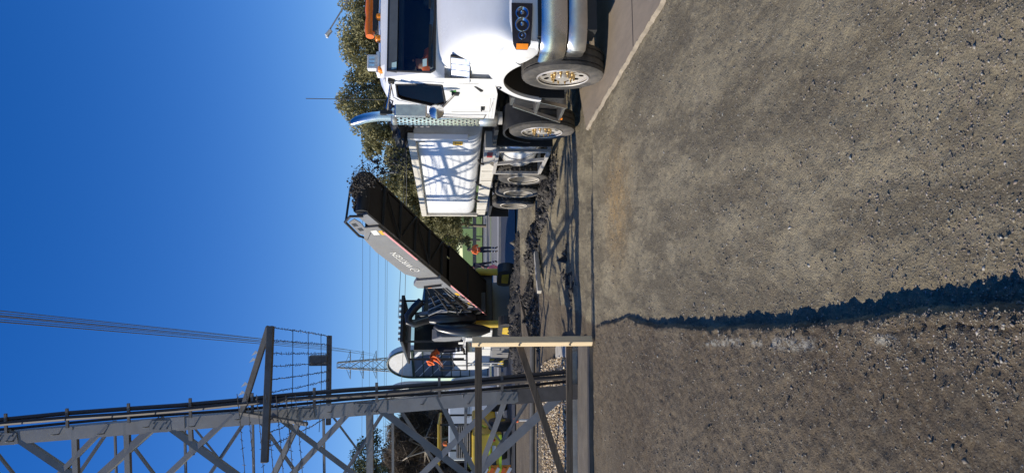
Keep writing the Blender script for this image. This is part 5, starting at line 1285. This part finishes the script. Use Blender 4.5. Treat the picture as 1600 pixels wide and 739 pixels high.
# ------------------------------------------------------------------ people
def person(name, label, loc, rz, J, shirt='hivis', trousers='navy', hat=None, vest_tape=True, scale=1.0, group=None, sleeve='hivis'):
    base = dict(pel=(0, 0, .95), sp=(0, 0, 1.14), ch=(0, 0.0, 1.33), nk=(0, 0, 1.48), hd=(0, -.03, 1.60), ht=(0, -.02, 1.70),
                sL=(-.18, 0, 1.40), eL=(-.23, .02, 1.12), wL=(-.22, -.06, .88), sR=(.18, 0, 1.40), eR=(.23, .02, 1.12), wR=(.22, -.06, .88),
                hL=(-.1, 0, .90), kL=(-.11, -.02, .50), aL=(-.11, .02, .09), tL=(-.12, -.15, .04), hR=(.1, 0, .90), kR=(.11, -.02, .50), aR=(.11, .02, .09), tR=(.12, -.15, .04))
    base.update(J)
    rad = dict(pel=.15, sp=.135, ch=.155, nk=.06, hd=.095, ht=.075, s=.075, e=.05, w=.033, h=.10, k=.068, a=.045, t=.04)
    verts, rads, kind_ = [], [], []
    ix = {}
    def addv(key, p, r, kd): ix[key] = len(verts); verts.append(Vector(p)); rads.append(r); kind_.append(kd)
    kinds = dict(pel='T', sp='S', ch='S', nk='K', hd='K', ht='K', s='S', e='E', w='K', h='T', k='T', a='B', t='B')
    for k_, p in base.items():
        q = k_ if k_ in rad else k_[0]
        addv(k_, p, rad[q], kinds[q])
    edges = [('pel', 'sp'), ('sp', 'ch'), ('ch', 'nk'), ('nk', 'hd'), ('hd', 'ht'), ('ch', 'sL'), ('sL', 'eL'), ('eL', 'wL'), ('ch', 'sR'), ('sR', 'eR'), ('eR', 'wR'), ('pel', 'hL'), ('hL', 'kL'), ('kL', 'aL'), ('aL', 'tL'), ('pel', 'hR'), ('hR', 'kR'), ('kR', 'aR'), ('aR', 'tR')]
    E_ = [(ix[a], ix[c_]) for a, c_ in edges]
    for sd in 'LR':     # palm, four fingers and a thumb
        e_, w_ = verts[ix['e' + sd]], verts[ix['w' + sd]]; d = (w_ - e_).normalized(); s_ = d.cross(Vector((0, 1, 0.2)))
        s_ = s_.normalized() if s_.length > .1 else Vector((1, 0, 0))
        addv('p' + sd, w_ + d * 0.07, .030, 'K'); E_.append((ix['w' + sd], ix['p' + sd]))
        for f_ in range(4):
            o_ = (f_ - 1.5) * 0.021; ln = (.06, .072, .068, .052)[f_]
            addv(f'f{sd}{f_}', w_ + d * (.095 + ln * .4) + s_ * o_, .0095, 'K'); addv(f'g{sd}{f_}', w_ + d * (.095 + ln) + s_ * o_ + Vector((0, -.022, -.006)), .008, 'K')
            E_ += [(ix['p' + sd], ix[f'f{sd}{f_}']), (ix[f'f{sd}{f_}'], ix[f'g{sd}{f_}'])]
        addv('q' + sd, w_ + d * .06 + s_ * .045, .011, 'K'); addv('r' + sd, w_ + d * .095 + s_ * .058, .009, 'K'); E_ += [(ix['p' + sd], ix['q' + sd]), (ix['q' + sd], ix['r' + sd])]
    me = bpy.data.meshes.new('body'); me.from_pydata([tuple(v) for v in verts], E_, [])
    tmp = bpy.data.objects.new('tmp', me); col.objects.link(tmp)
    sk = tmp.modifiers.new('s', 'SKIN'); sk.use_smooth_shade = True
    for i, sv in enumerate(me.skin_vertices[0].data): sv.radius = (rads[i], rads[i] * (0.78 if kind_[i] in 'ST' and rads[i] > .12 else 1)); sv.use_root = (i == 0)
    tmp.modifiers.new('u', 'SUBSURF').levels = 1; tmp.modifiers['u'].render_levels = 1
    bpy.context.view_layer.update()
    m2 = bpy.data.meshes.new_from_object(tmp.evaluated_get(bpy.context.evaluated_depsgraph_get()))
    bpy.data.objects.remove(tmp)
    m2.materials.clear()
    for k_ in (shirt, trousers, 'skin', 'boot', 'tape', sleeve): m2.materials.append(M[k_])
    va = np.array([tuple(v) for v in verts]); ea = [(i, j) for i, j in E_]
    for p in m2.polygons:
        c_ = np.array(p.center); best = (9, 0, 0, 0)
        for i, j in ea:
            ab = va[j] - va[i]; t = float(np.clip(np.dot(c_ - va[i], ab) / max(1e-9, np.dot(ab, ab)), 0, 1)); dd = float(np.linalg.norm(c_ - va[i] - t * ab)) - (rads[i] * (1 - t) + rads[j] * t)
            if dd < best[0]: best = (dd, i, j, t)
        _, i, j, t = best; ki, kj = kind_[i], kind_[j]
        nm = {v: k_ for k_, v in ix.items()}; a_, c2 = nm[i], nm[j]
        if a_ == 'pel' and c2 == 'sp': mi = 1 if t < .35 else 0
        elif ki == 'K' or (kj == 'K' and ki == 'K'): mi = 2
        elif c2 == 'nk': mi = 0 if t < .75 else 2
        elif kj == 'K': mi = 5 if t < .85 else 2
        elif a_[0] == 'k' and c2[0] == 'a': mi = 4 if (.30 < t < .42 and trousers == 'navy') or (.66 < t < .76 and trousers == 'navy') else (3 if t > .88 else 1)
        elif ki == 'B': mi = 3
        elif ki == 'T' and kj == 'T': mi = 1
        else: mi = 0
        p.material_index = mi
    m2.shade_smooth()
    root = empty(name, loc, rz); root.scale = (scale,) * 3
    bo = bpy.data.objects.new('body', m2); col.objects.link(bo); bo.parent = root
    hd = Vector(base['hd']); ht = Vector(base['ht']); upd = (ht - hd).normalized()
    b = MB(); b.lathe([(-.055, .103), (-.0, .108), (.06, .103), (.11, .075), (.135, .03), (.138, 0)], hd + Vector((0, .012, .005)), upd, 18)
    if hat: b.lathe([(-.0, .104), (-.004, .16), (.006, .165), (.012, .108)], hd + upd * .02, upd, 18)
    b.build('hat' if hat else 'hair', M[hat] if hat else M['hair'], root, smooth=True)
    b = MB(); fwd = Vector((0, -1, 0)); b.lathe([(0, .02), (.018, .012), (.024, 0)], hd + fwd * .088 + Vector((0, 0, -.005)), fwd, 8); b.build('nose', M['skin'], root, smooth=True)
    for sx in (-1, 1):
        b = MB(); b.lathe([(0, .011), (.004, .008), (.006, 0)], hd + fwd * .084 + Vector((sx * .032, 0, .02)), fwd, 8); b.build('eye', M['hair'], root)
        b = MB(); b.lathe([(-.006, .026), (.01, .022), (.014, 0)], hd + Vector((sx * .094, .01, .0)), (sx, 0, 0), 10); b.build('ear', M['skin'], root, smooth=True)
    b = MB(); b.box(hd + fwd * .088 + Vector((0, 0, -.04)), (.045, .01, .008)); b.build('mouth', M['pinktape'], root)
    tag(root, label, 'person', group)
    return root
person('person', 'standing worker in orange jacket and dark trousers on the far kerb', (-0.74, 39.3, 0.26), R(20), dict(wL=(-.08, -.22, 1.14), eL=(-.27, -.04, 1.14), wR=(.08, -.22, 1.16), eR=(.27, -.03, 1.14)))
person('person', 'worker in dark jacket leaning over beside the orange jacketed worker', (-1.62, 39.3, 0.26), R(-30), dict(ch=(0, -.12, 1.28), nk=(0, -.2, 1.40), hd=(0, -.27, 1.49), ht=(0, -.30, 1.58), sL=(-.18, -.12, 1.33), sR=(.18, -.12, 1.33), eL=(-.22, -.22, 1.06), wL=(-.16, -.4, .9), eR=(.22, -.22, 1.06), wR=(.16, -.4, .9), kR=(.12, .06, .5), aR=(.12, .26, .1), tR=(.12, .1, .04)), shirt='navy', sleeve='navy')
pw = mm(-1.52, 1.75, 1.92)
person('person', 'machine operator in orange shirt bending over the side rail', tuple(pw), R(-62), dict(sp=(0, -.08, 1.12), ch=(0, -.26, 1.22), nk=(0, -.38, 1.26), hd=(0, -.48, 1.28), ht=(0, -.58, 1.32), sL=(-.18, -.25, 1.26), sR=(.18, -.25, 1.26), eL=(-.24, -.36, 1.02), wL=(-.18, -.5, .92), eR=(.24, -.36, 1.02), wR=(.18, -.5, .92)), hat='hivis')
person('person', 'worker in orange shirt and blue trousers walking behind the barrier rail', (-5.95, 33.0, 0.19), R(60), dict(kL=(-.11, -.16, .52), aL=(-.11, -.2, .09), tL=(-.12, -.38, .05), kR=(.11, .06, .5), aR=(.11, .3, .14), tR=(.12, .16, .04), hd=(0, -.08, 1.58), ht=(0, -.1, 1.68)), trousers='bluejean')
# driver sits in the cab
dv = person('person', 'driver in orange shirt sitting behind the truck door window', tuple(TW @ Vector((-0.6, 1.14, 1.74 - 0.92))), TA, dict(pel=(0, 0, .98), sp=(0, .03, 1.16), ch=(0, .04, 1.36), nk=(0, .03, 1.5), hd=(0, 0, 1.62), ht=(0, .01, 1.72), sL=(-.18, .03, 1.42), sR=(.18, .03, 1.42), eL=(-.26, -.12, 1.18), wL=(-.18, -.34, 1.22), eR=(.26, -.12, 1.18), wR=(.18, -.34, 1.22), hL=(-.1, 0, .96), kL=(-.13, -.42, .98), aL=(-.13, -.5, .6), tL=(-.13, -.64, .56), hR=(.1, 0, .96), kR=(.13, -.42, .98), aR=(.13, -.5, .6), tR=(.13, -.64, .56)))
# pink and white bundle and a cone on the far kerb
b = MB((-1.78, 38.6, 0.26)); lumpy(b, (-1.78, 38.6, 0.52), (0.2, 0.2, 0.32), 3, 10, 0.2); o = b.build('pink_bundle', M['pink'], smooth=True); tag(o, 'pink and white bundle on the far kerb beside the workers', 'bundle')
def cone(loc, label, h=0.72):
    r_ = empty('traffic_cone', loc); tag(r_, label, 'traffic cone')
    b = MB(); b.lathe([(0.04, .17), (h * .33, .12)], (0, 0, 0), (0, 0, 1), 16); b.lathe([(h * .62, .075), (h, .03), (h, 0)], (0, 0, 0), (0, 0, 1), 16); b.build('shell', M['cone'], r_, smooth=True)
    b = MB(); b.lathe([(h * .33, .12), (h * .62, .075)], (0, 0, 0), (0, 0, 1), 16); b.build('white_band', M['tape'], r_, smooth=True)
    b = MB(); b.box((0, 0, .02), (.4, .4, .04)); b.build('base', M['cone'], r_, bevel=.01)
cone((-7.2, 42.0, 0.2), 'orange and white traffic cone seen between the barrier rails', 0.9)
pg = empty('marker_peg', (-4.9, 18.6, 0.1)); tag(pg, 'white marker peg with an orange cap behind the pebble bed', 'peg')
b = MB(); b.tube([(0, 0, 0), (0, 0, .36)], .03, 8); b.build('stake', M['mill_white'], pg); b = MB(); b.lathe([(.34, .06), (.45, .06), (.47, 0)], (0, 0, 0), (0, 0, 1), 12); b.build('cap', M['cone'], pg, smooth=True)

# ------------------------------------------------------------------ yellow plant and white vehicle behind the pylon
ym = empty('yellow_roller', (-8.3, 27, 0.15)); tag(ym, 'yellow road plant with lime tape and chevron board behind the pylon', 'plant machine')
def ybox(c_, d, name, m_, bev=.03, parent=ym, rot=None):
    b = MB((-8.3, 27, 0.15)); b.box(c_, d, rot); return b.build(name, M[m_], parent, bevel=bev)
ybox((-8.35, 28.4, 1.2), (1.75, 3.6, 1.0), 'body', 'plant_yellow', .08)
ybox((-8.2, 26.45, 1.12), (1.55, 0.35, 1.1), 'rear_panel', 'plant_yellow', .05)
ybox((-8.2, 26.25, 0.62), (1.5, 0.1, .09), 'lime_tape', 'lime', .004); ybox((-8.2, 26.25, 1.02), (1.56, 0.06, .05), 'lime_tape', 'lime', .004)
ybox((-7.66, 26.26, 0.86), (.08, 0.05, .09), 'tail_lamp', 'red', .02); ybox((-8.0, 26.26, 0.86), (.28, 0.03, .13), 'number_plate', 'mill_white', .004); ybox((-8.45, 26.26, .86), (.3, .03, .16), 'lamp_recess', 'black', .01)
for k in range(5): ybox((-8.9, 26.2, .35 + .22 * k), (.5, .03, .12), 'chevron_stripe', 'cone' if k % 2 else 'mill_white', .004, rot=(0, R(28), 0))
ybox((-8.9, 26.24, .8), (.62, .02, 1.15), 'chevron_board', 'amber', .004)
for k in range(7): ybox((-7.9 + .0 * k, 26.9 + .0 * k, 1.78 + .08 * k), (1.2, .1, .03), 'grille_bar', 'greysteel', .004)
ybox((-7.95, 27.2, 2.0), (1.2, .5, .6), 'engine_cover', 'black', .05)
ybox((-7.65, 27.4, 1.55), (.2, .5, .06), 'lime_tape', 'lime', .004, rot=(0, R(-35), 0)); ybox((-7.42, 27.6, 1.35), (.04, .9, .07), 'lime_tape', 'lime', .004, rot=(R(25), 0, 0))
for x in (-9.1, -7.6):
    for y in (28.3, 29.8):
        b = MB((-8.3, 27, 0.15)); b.bar((x, y, 1.6), (x, y, 3.0), .07, .07, (1, 0, 0)); b.build('cab_post', M['black'], ym)
ybox((-8.35, 29.0, 3.03), (1.7, 1.8, .1), 'cab_roof', 'plant_yellow', .03); ybox((-8.35, 29.0, 1.9), (.6, .6, .6), 'seat', 'black', .05)
b = MB((-8.3, 27, 0.15)); b.add([(-9.1, 28.3, 1.75), (-7.6, 28.3, 1.75), (-7.6, 28.3, 2.95), (-9.1, 28.3, 2.95)], [(0, 1, 2, 3)]); b.build('cab_window', M['glass_dark'], ym)
for (x, y) in ((-7.32, 27.2), (-7.3, 30.2), (-9.4, 27.2), (-9.4, 30.2)):
    b = MB((-8.3, 27, 0.15)); b.lathe([(-.17, .2), (-.19, .3), (-.17, .42), (-.12, .455), (.12, .455), (.17, .42), (.19, .3), (.17, .2)], (x, y, .6), (1, 0, 0), 32); wy = b.build('wheel', M['tyre'], ym, smooth=True, sharp=30)
    b = MB((-8.3, 27, 0.15)); b.lathe([(.16, .23), (.18, .22), (.06, .18), (.05, .1), (.1, .08), (.11, 0)], (x, y, .6), (1 if x > -8 else -1, 0, 0), 24); b.build('rim', M['plant_yellow'], wy, smooth=True)
b = MB((-8.3, 27, 0.15)); b.tube([(-8.15, 27.6, 1.7), (-8.15, 27.6, 2.75)], .025, 8); b.build('beacon_pole', M['greysteel'], ym)
b = MB((-8.3, 27, 0.15)); b.lathe([(0, .09), (.06, .1), (.14, .08), (.17, 0)], (-8.15, 27.6, 2.68), (0, 0, 1), 14); b.build('beacon', M['orange_lens'], ym, smooth=True)

wv = empty('white_van', (-8.6, 35, 0.19)); tag(wv, 'white van body with a small dark window behind the yellow plant', 'van')
b = MB((-8.6, 35, 0.19)); b.prism([(-10.9, .5), (-7.25, .5), (-7.15, 1.4), (-7.3, 2.75), (-7.6, 2.85), (-10.9, 2.85)], lambda p, q, d: (p, d, q), 34.0, 36.1); b.build('body', M['white'], wv, bevel=.08, seg=3)
b = MB((-8.6, 35, 0.19)); b.box((-7.95, 33.99, 2.28), (.5, .03, .34)); wn_ = b.build('window', M['glass_dark'], wv, bevel=.04); b = MB((-8.6, 35, 0.19)); b.box((-7.95, 34.0, 2.28), (.58, .03, .42)); b.build('frame', M['rubber'], wn_, bevel=.05)
for dz in (0, .09):
    b = MB((-8.6, 35, 0.19)); b.tube([(-7.4, 33.99, 2.05 - dz), (-8.0, 33.99, 1.93 - dz), (-8.8, 33.99, 1.95 - dz)], .014, 5); b.build('swoosh_line', M['rubber'], wv)
for x in (-7.9, -10.2):
    b = MB((-8.6, 35, 0.19)); b.lathe([(-.1, .2), (-.12, .34), (.12, .34), (.1, .2)], (x, 34.12, .53), (0, 1, 0), 24); wh = b.build('wheel', M['tyre'], wv, smooth=True, sharp=30); b = MB((-8.6, 35, 0.19)); b.lathe([(-.1, .21), (-.06, .1), (-.08, 0)], (x, 34.12, .53), (0, 1, 0), 20); b.build('rim', M['alu'], wh, smooth=True)

# ------------------------------------------------------------------ arched green framed building fronts
def stripemat():
    m = mat('striped_panel', (0.12, 0.145, 0.19), 0.35, var=0.08, scale=0.6)
    N = m.node_tree.nodes; L = m.node_tree.links; p = N['Principled BSDF']
    tc = N.new('ShaderNodeTexCoord'); sp = N.new('ShaderNodeSeparateXYZ'); L.new(tc.outputs['Object'], sp.inputs[0])
    ma = N.new('ShaderNodeMath'); ma.operation = 'MULTIPLY_ADD'; ma.inputs[1].default_value = 0.72; L.new(sp.outputs[0], ma.inputs[0]); L.new(sp.outputs[2], ma.inputs[2])
    rp = N.new('ShaderNodeValToRGB'); rp.color_ramp.interpolation = 'CONSTANT'; e = rp.color_ramp.elements
    mr = N.new('ShaderNodeMath'); mr.operation = 'DIVIDE'; mr.inputs[1].default_value = 11; L.new(ma.outputs[0], mr.inputs[0]); L.new(mr.outputs[0], rp.inputs[0])
    e[0].position = 0; e[0].color = (1, 1, 1, 1); e[1].position = 0.27; e[1].color = (0, 0, 0, 1)
    for q, v in ((.40, 1), (.408, 0), (.50, 1), (.508, 0), (.58, 1), (.588, 0), (.70, 1), (.735, 0), (.93, 1)): e.new(q).color = (v, v, v, 1)
    src = p.inputs['Base Color'].links[0].from_socket
    mx = N.new('ShaderNodeMix'); mx.data_type = 'RGBA'; L.new(rp.outputs[0], mx.inputs['Factor']); L.new(src, mx.inputs['A']); mx.inputs['B'].default_value = (0.75, 0.77, 0.78, 1)
    L.new(mx.outputs['Result'], p.inputs['Base Color']); return m
SM = stripemat()
def archfront(label, x0, x1, y, ztop, depth, m_):
    r_ = empty('arched_building', ((x0 + x1) / 2, y, 0.2), R(-38)); tag(r_, label, 'building'); O = ((x0 + x1) / 2, y, 0.2); w_ = x1 - x0
    zs = ztop - 0.2 - w_ * 0.62
    def edge(t):   # outline from lower left over the arch to lower right
        return (x0 + w_ / 2 - w_ / 2 * math.cos(t), zs + w_ * 0.62 * math.sin(t))
    arch = [edge(t) for t in np.linspace(0, math.pi, 17)]
    b = MB(O); b.prism([(x0, 0.2)] + arch + [(x1, 0.2)], lambda p, q, d: (p, d, q), y + 0.15, y + depth); b.build('wall', M['mill_white'], r_)
    b = MB(O); b.tube([(x0, y, 0.2)] + [(p, y, q) for p, q in arch] + [(x1, y, 0.2)], 0.10, 6); b.build('frame', M['greenframe'], r_, smooth=True)
    b = MB(O); b.bar((x0, y - .02, zs - .1), (x1, y - .02, zs - .1), .16, .2); b.build('transom', M['greenframe'], r_)
    b = MB(O); b.prism(arch, lambda p, q, d: (p, d, q), y + .05, y + .12); b.build('arch_panel', M['mill_white'], r_)
    nrow = 8; hh = (zs - .2 - .2) / nrow
    for k in range(nrow):
        z0 = .2 + k * hh
        b = MB(O); b.box(((x0 + x1) / 2, y + .1, z0 + hh / 2), (w_ - .1, .08, hh - .06)); b.build('pane', m_, r_)
        b = MB(O); b.bar((x0 + .05, y + .03, z0), (x1 - .05, y + .03, z0), .06, .09); b.build('mullion', M['greenframe'], r_)
archfront('green framed arched front with grey panels and white diagonal stripes', -14.7, -10.8, 70, 10.4, 0.8, SM)
archfront('plainer green framed arched front partly hidden behind the pylon leg', -18.3, -14.4, 70.2, 10.6, 0.8, mat('grey_panel', (0.3, 0.33, 0.36), 0.4, var=0.1, scale=.5))

# ------------------------------------------------------------------ street furniture far behind
sl = empty('street_lamp', (14.5, 31, 0.15)); tag(sl, 'slim street lamp arm reaching over the truck cab', 'street lamp')
b = MB((14.5, 31, 0.15)); b.tube([(14.5, 31, .1), (14.4, 31, 4.0), (13.6, 31.1, 5.4), (10.6, 31.4, 7.15), (9.35, 31.9, 8.1)], [.09, .07, .05, .035, .03], 10); b.build('pole', M['galv'], sl, smooth=True)
b = MB((14.5, 31, 0.15)); b.box((9.2, 32, 8.18), (.36, .3, .12), (0, R(40), 0)); b.box((9.05, 32, 8.25), (.14, .18, .1)); b.build('lamp_head', M['mill_white'], sl, bevel=.03)
up_ = empty('utility_pole', (5.3, 56, 0.2)); tag(up_, 'pale slim pole with a short strut standing before the trees', 'pole')
b = MB((5.3, 56, 0.2)); b.tube([(5.1, 56, .2), (5.1, 56, 8.7)], .09, 8); b.build('pole', M['galv'], up_, smooth=True)
b = MB((5.3, 56, 0.2)); b.tube([(5.1, 56, 6.4), (5.9, 56, 8.0)], .05, 6); b.build('strut', M['galv'], up_)
bs_ = empty('bus_shelter', (2.2, 100, 0.4)); tag(bs_, 'small dark glass bus shelter in front of the far trees', 'shelter')
for x in (1.2, 3.4):
    for y in (99.4, 100.8):
        b = MB((2.2, 100, 0.4)); b.bar((x, y, 1.2), (x, y, 5.6), .12, .12, (1, 0, 0)); b.build('post', M['galv'], bs_)
b = MB((2.2, 100, 0.4)); b.box((2.3, 100.1, 5.7), (2.8, 2.0, .2)); b.build('roof', M['galvd'], bs_)
b = MB((2.2, 100, 0.4)); b.add([(1.2, 100.7, 2.6), (3.4, 100.7, 2.6), (3.4, 100.7, 5.5), (1.2, 100.7, 5.5)], [(0, 1, 2, 3)]); b.build('glass_back', M['glass_dark'], bs_)
b = MB((2.2, 100, 0.4)); b.box((2.3, 100.4, 2.4), (2.4, .6, .4)); b.build('bench', M['galv'], bs_)
fn = empty('guard_rail', (0, 96, 0.4)); tag(fn, 'long dark guard rail along the foot of the green slope', 'guard rail')
b = MB((0, 96, 0.4)); b.bar((-60, 96, 1.5), (60, 96, 1.5), .2, .5); b.build('rail', M['galvd'], fn)
for k in range(25):
    b = MB((0, 96, 0.4)); b.bar((-60 + k * 5, 96.15, .2), (-60 + k * 5, 96.15, 1.6), .15, .15, (1, 0, 0)); b.build('post', M['galvd'], fn)

# ------------------------------------------------------------------ trees
def tree(name, label, x, y, z0, h, blobs, leaf, nleaf, lsize, seed, trunk='bark', tr=.22, group=None, stems=1, limbs=14, cat='tree', bare=False):
    rt = np.random.default_rng(seed); r_ = empty(name, (x, y, z0)); tag(r_, label, cat, group)
    b = MB(); ends = []
    for s in range(stems):
        a = rt.uniform(0, 6.28); lean = (.25 if stems == 1 else 1.0)
        pts = [Vector((.3 * s * math.cos(a), .3 * s * math.sin(a), -.3))]
        for i in range(1, 6): pts.append(Vector((pts[-1].x + rt.normal(0, .25) + lean * .4 * math.cos(a), pts[-1].y + rt.normal(0, .25) + lean * .4 * math.sin(a), h * .75 * i / 5)))
        b.tube(pts, [tr * (1 - .16 * i) for i in range(6)], 8); ends.append(pts)
    b.build('trunk', M[trunk], r_, smooth=True)
    b = MB(); cl = []
    for (bx, by, bz, rx, ry, rz) in blobs:
        k = max(5, int(rx * ry * rz * 1.8) + 4)
        for _ in range(min(k, 46)):
            v = rt.normal(0, 1, 3); v /= np.linalg.norm(v); v *= rt.uniform(.35, 1) ** .6; c_ = np.array([bx + v[0] * rx, by + v[1] * ry, bz + v[2] * rz]); cl.append((c_, min(rx, rz) * rt.uniform(.22, .42), rt.random()))
    pick = rt.permutation(len(cl))[:limbs * max(1, len(blobs) // 2)]
    for i in pick:
        c_, _, _ = cl[i]; pts = ends[rt.integers(0, stems)]; st = pts[rt.integers(2, 6)]; e_ = Vector(c_); m_ = st.lerp(e_, .5) + Vector(rt.normal(0, .3, 3)) - Vector((0, 0, .2))
        b.tube([st, m_, e_], [tr * .35, tr * .22, tr * .08], 5)
    lo = b.build('limbs', M[trunk], r_, smooth=True)
    wts = np.array([c[1] ** 2 for c in cl]); wts /= wts.sum(); ids = rt.choice(len(cl), nleaf, p=wts)
    cc = np.array([cl[i][0] for i in ids]); rr_ = np.array([cl[i][1] for i in ids]); tt = np.array([cl[i][2] for i in ids])
    d = rt.normal(0, 1, (nleaf, 3)); d /= np.linalg.norm(d, axis=1)[:, None]; pos = cc + d * (rr_ * rt.random(nleaf) ** .45)[:, None] * np.array([1.25, 1.25, .8])
    u = rt.normal(0, 1, (nleaf, 3)); u /= np.linalg.norm(u, axis=1)[:, None]; v = np.cross(u, rt.normal(0, 1, (nleaf, 3))); v /= np.linalg.norm(v, axis=1)[:, None]
    sz = lsize * rt.uniform(.6, 1.4, nleaf)
    if bare: lu, lv = 2.4, .085
    else: lu, lv = 1.0, .42
    q = np.stack([pos - u * (sz * lu / 2)[:, None], pos + v * (sz * lv / 2)[:, None], pos + u * (sz * lu / 2)[:, None], pos - v * (sz * lv / 2)[:, None]], 1)
    f_ = np.arange(nleaf * 4).reshape(-1, 4)
    fast_mesh('crown', q.reshape(-1, 3), f_, M[leaf], r_, attrs={'tone': ('FACE', np.clip(.65 * tt + .35 * rt.random(nleaf), 0, 1))})
    return r_
GT = 'tall gum trees behind the truck'
tree('gum_tree', 'tallest open crowned gum tree rising above the truck cab', 14.2, 60, .2, 13, [(-2, 0, 10.2, 3.4, 2.5, 2.6), (2.2, 0, 9.4, 3.0, 2.5, 3.0), (-1, 0, 6.6, 3.6, 2.5, 2.2), (3.5, 0, 6, 2.5, 2, 2.2), (-3.2, 0, 7.6, 1.6, 1.6, 1.6)], 'leaf_gum', 38000, .28, 11, tr=.3, limbs=26, group=GT)
tree('gum_tree', 'leafy gum tree partly hidden by the windscreen and roof beacons', 21, 62, .2, 13, [(0, 0, 9.5, 4, 3, 3.5), (-2.5, 0, 6.5, 3, 2.5, 3)], 'leaf_gum', 18000, .28, 12, tr=.3, limbs=18, group=GT)
tree('gum_tree', 'rounded olive gum tree behind the exhaust stack', 8.6, 58, .2, 11, [(-.6, 0, 8.2, 2.6, 2.2, 2.2), (1.5, 0, 6.6, 2.6, 2, 2.2), (-1.2, 0, 5.2, 2.8, 2, 2.2)], 'leaf_gum', 26000, .28, 13, tr=.22, limbs=16, group=GT)
tree('gum_tree', 'dull green gum tree above the front of the tipping body', 6.0, 64, .2, 9.4, [(0, 0, 7.0, 2.8, 2.2, 2.0), (-1.8, 0, 5.0, 2.8, 2, 2.2), (1.5, 0, 4.6, 2.6, 2, 2)], 'leaf_gum', 26000, .28, 14, tr=.2, limbs=14, group=GT)
tree('gum_tree', 'pale speckled tree seen between conveyor tip and tipping body', 3.6, 62, .2, 8, [(0, 0, 6.2, 2.6, 2, 1.7), (-1.0, 0, 4.0, 2.4, 2, 2.0), (2.0, 0, 4.2, 2.2, 2, 2.0)], 'leaf_gum', 26000, .28, 15, tr=.18, limbs=12, group=GT)
tree('leafy_tree', 'bright green tree under the raised conveyor', 1.2, 80, .4, 8, [(0, 0, 6.0, 2.8, 2.2, 2.2), (-1.5, 0, 4.4, 2.6, 2, 2.0), (2.2, 0, 5.0, 2.6, 2, 2.4)], 'leaf_green', 24000, .26, 16, tr=.2, limbs=12)
tree('leafy_tree', 'dark leaved tree hanging over the green slope behind the shelter', -0.6, 103, .6, 8, [(0, 0, 6.4, 3.4, 2.5, 2.0), (-2.0, 0, 5.2, 2.2, 2, 1.5), (2.5, 0, 6.5, 2.6, 2, 2.0)], 'leaf_dark', 18000, .32, 17, tr=.22, limbs=12)
tree('leafy_tree', 'broad green tree filling the gap behind the tailgate', 5.5, 108, .6, 10, [(0, 0, 7.5, 4, 3, 2.6), (3.5, 0, 7.5, 3.5, 3, 3), (-3.5, 0, 8.0, 3, 2.5, 2.4)], 'leaf_green', 24000, .36, 18, tr=.25, limbs=12)
tree('gum_tree', 'wide olive tree closing the gap behind the tarp roll', 10.5, 74, .2, 11, [(0, 0, 8.4, 4.2, 2.5, 2.2), (-3.5, 0, 6.6, 3.4, 2.5, 2.4), (3, 0, 5, 3.4, 2.5, 2.4), (-1, 0, 4, 4, 2.5, 2.4)], 'leaf_gum', 26000, .28, 41, tr=.25, limbs=14, group=GT)
tree('gum_tree', 'wide olive tree directly behind the tipper top rail', 2.4, 72, .2, 9.5, [(0, 0, 6.6, 3.6, 2.5, 2.2), (-2.5, 0, 4.8, 3, 2.5, 2.2), (3, 0, 5.4, 3.4, 2.5, 2.6), (0, 0, 3, 4, 2.5, 1.8)], 'leaf_gum', 26000, .28, 42, tr=.22, limbs=14, group=GT)
tree('gum_tree', 'sunlit olive tree just right of the conveyor end', 4.9, 57, .2, 9, [(0, 0, 7.0, 2.4, 1.8, 2.0), (-1.8, 0, 5.4, 2.2, 1.8, 2.0), (1.8, 0, 5.6, 2.2, 1.8, 2.2), (-0.4, 0, 3.4, 2.8, 1.8, 1.8)], 'leaf_gum', 26000, .26, 43, tr=.2, limbs=12, group=GT)
tree('bare_tree', 'bare brown tangled tree behind the pylon bracing', -14.6, 52, .2, 8, [(0, 0, 5.4, 2.6, 2, 2.2), (-1.6, 0, 4.0, 2.6, 2, 2.4), (1.2, 0, 3.4, 2.0, 2, 2.0), (-3.4, 0, 5.6, 2.6, 2, 2.4), (-2.4, 0, 2.4, 3.4, 2, 1.6), (-0.5, 0, 6.4, 2.2, 2, 1.8)], 'twig', 62000, .42, 19, trunk='bark_pale', tr=.14, stems=4, limbs=26, bare=True)
tree('bare_tree', 'bare brown thicket lower down behind the yellow plant', -18.5, 50, .2, 5.5, [(0, 0, 3.6, 3, 2, 2.0), (-2.0, 0, 2.4, 3, 2, 1.8), (2.0, 0, 2.2, 2.2, 2, 1.6)], 'twig', 36000, .42, 20, trunk='bark_pale', tr=.12, stems=4, limbs=18, bare=True)
tree('gum_tree', 'dark rounded gum tree at the far side of the bare tree', -21.5, 66, .2, 13, [(1.0, 0, 10.8, 2.0, 2, 2.0), (-1.8, 0, 10.0, 3.0, 2, 3.0), (0.5, 0, 7.6, 3.0, 2, 2.4), (-3, 0, 6, 3, 2, 3)], 'leaf_dark', 24000, .26, 21, tr=.28, limbs=18, trunk='bark')
for k, (x, y, s) in enumerate(((-24, 58, 1.0), (-30, 64, 1.2))):
    tree('shrub', ['dense green shrub low behind the yellow plant', 'outer green shrub beyond the frame edge by the yellow plant'][k], x, y, .2, 3, [(0, 0, 1.4, 2.4 * s, 1.6, 1.3), (2.5, 0, 1.2, 2.0, 1.5, 1.1)], 'leaf_green', 4000, .2, 30 + k, tr=.06, limbs=8, cat='shrub')
tree('shrub', 'small dark green shrub beside the yellow plant cab', -12.2, 40, .2, 2.4, [(0, 0, 1.2, 1.6, 1.2, 1.1)], 'leaf_green', 3500, .15, 33, tr=.05, limbs=8, cat='shrub')
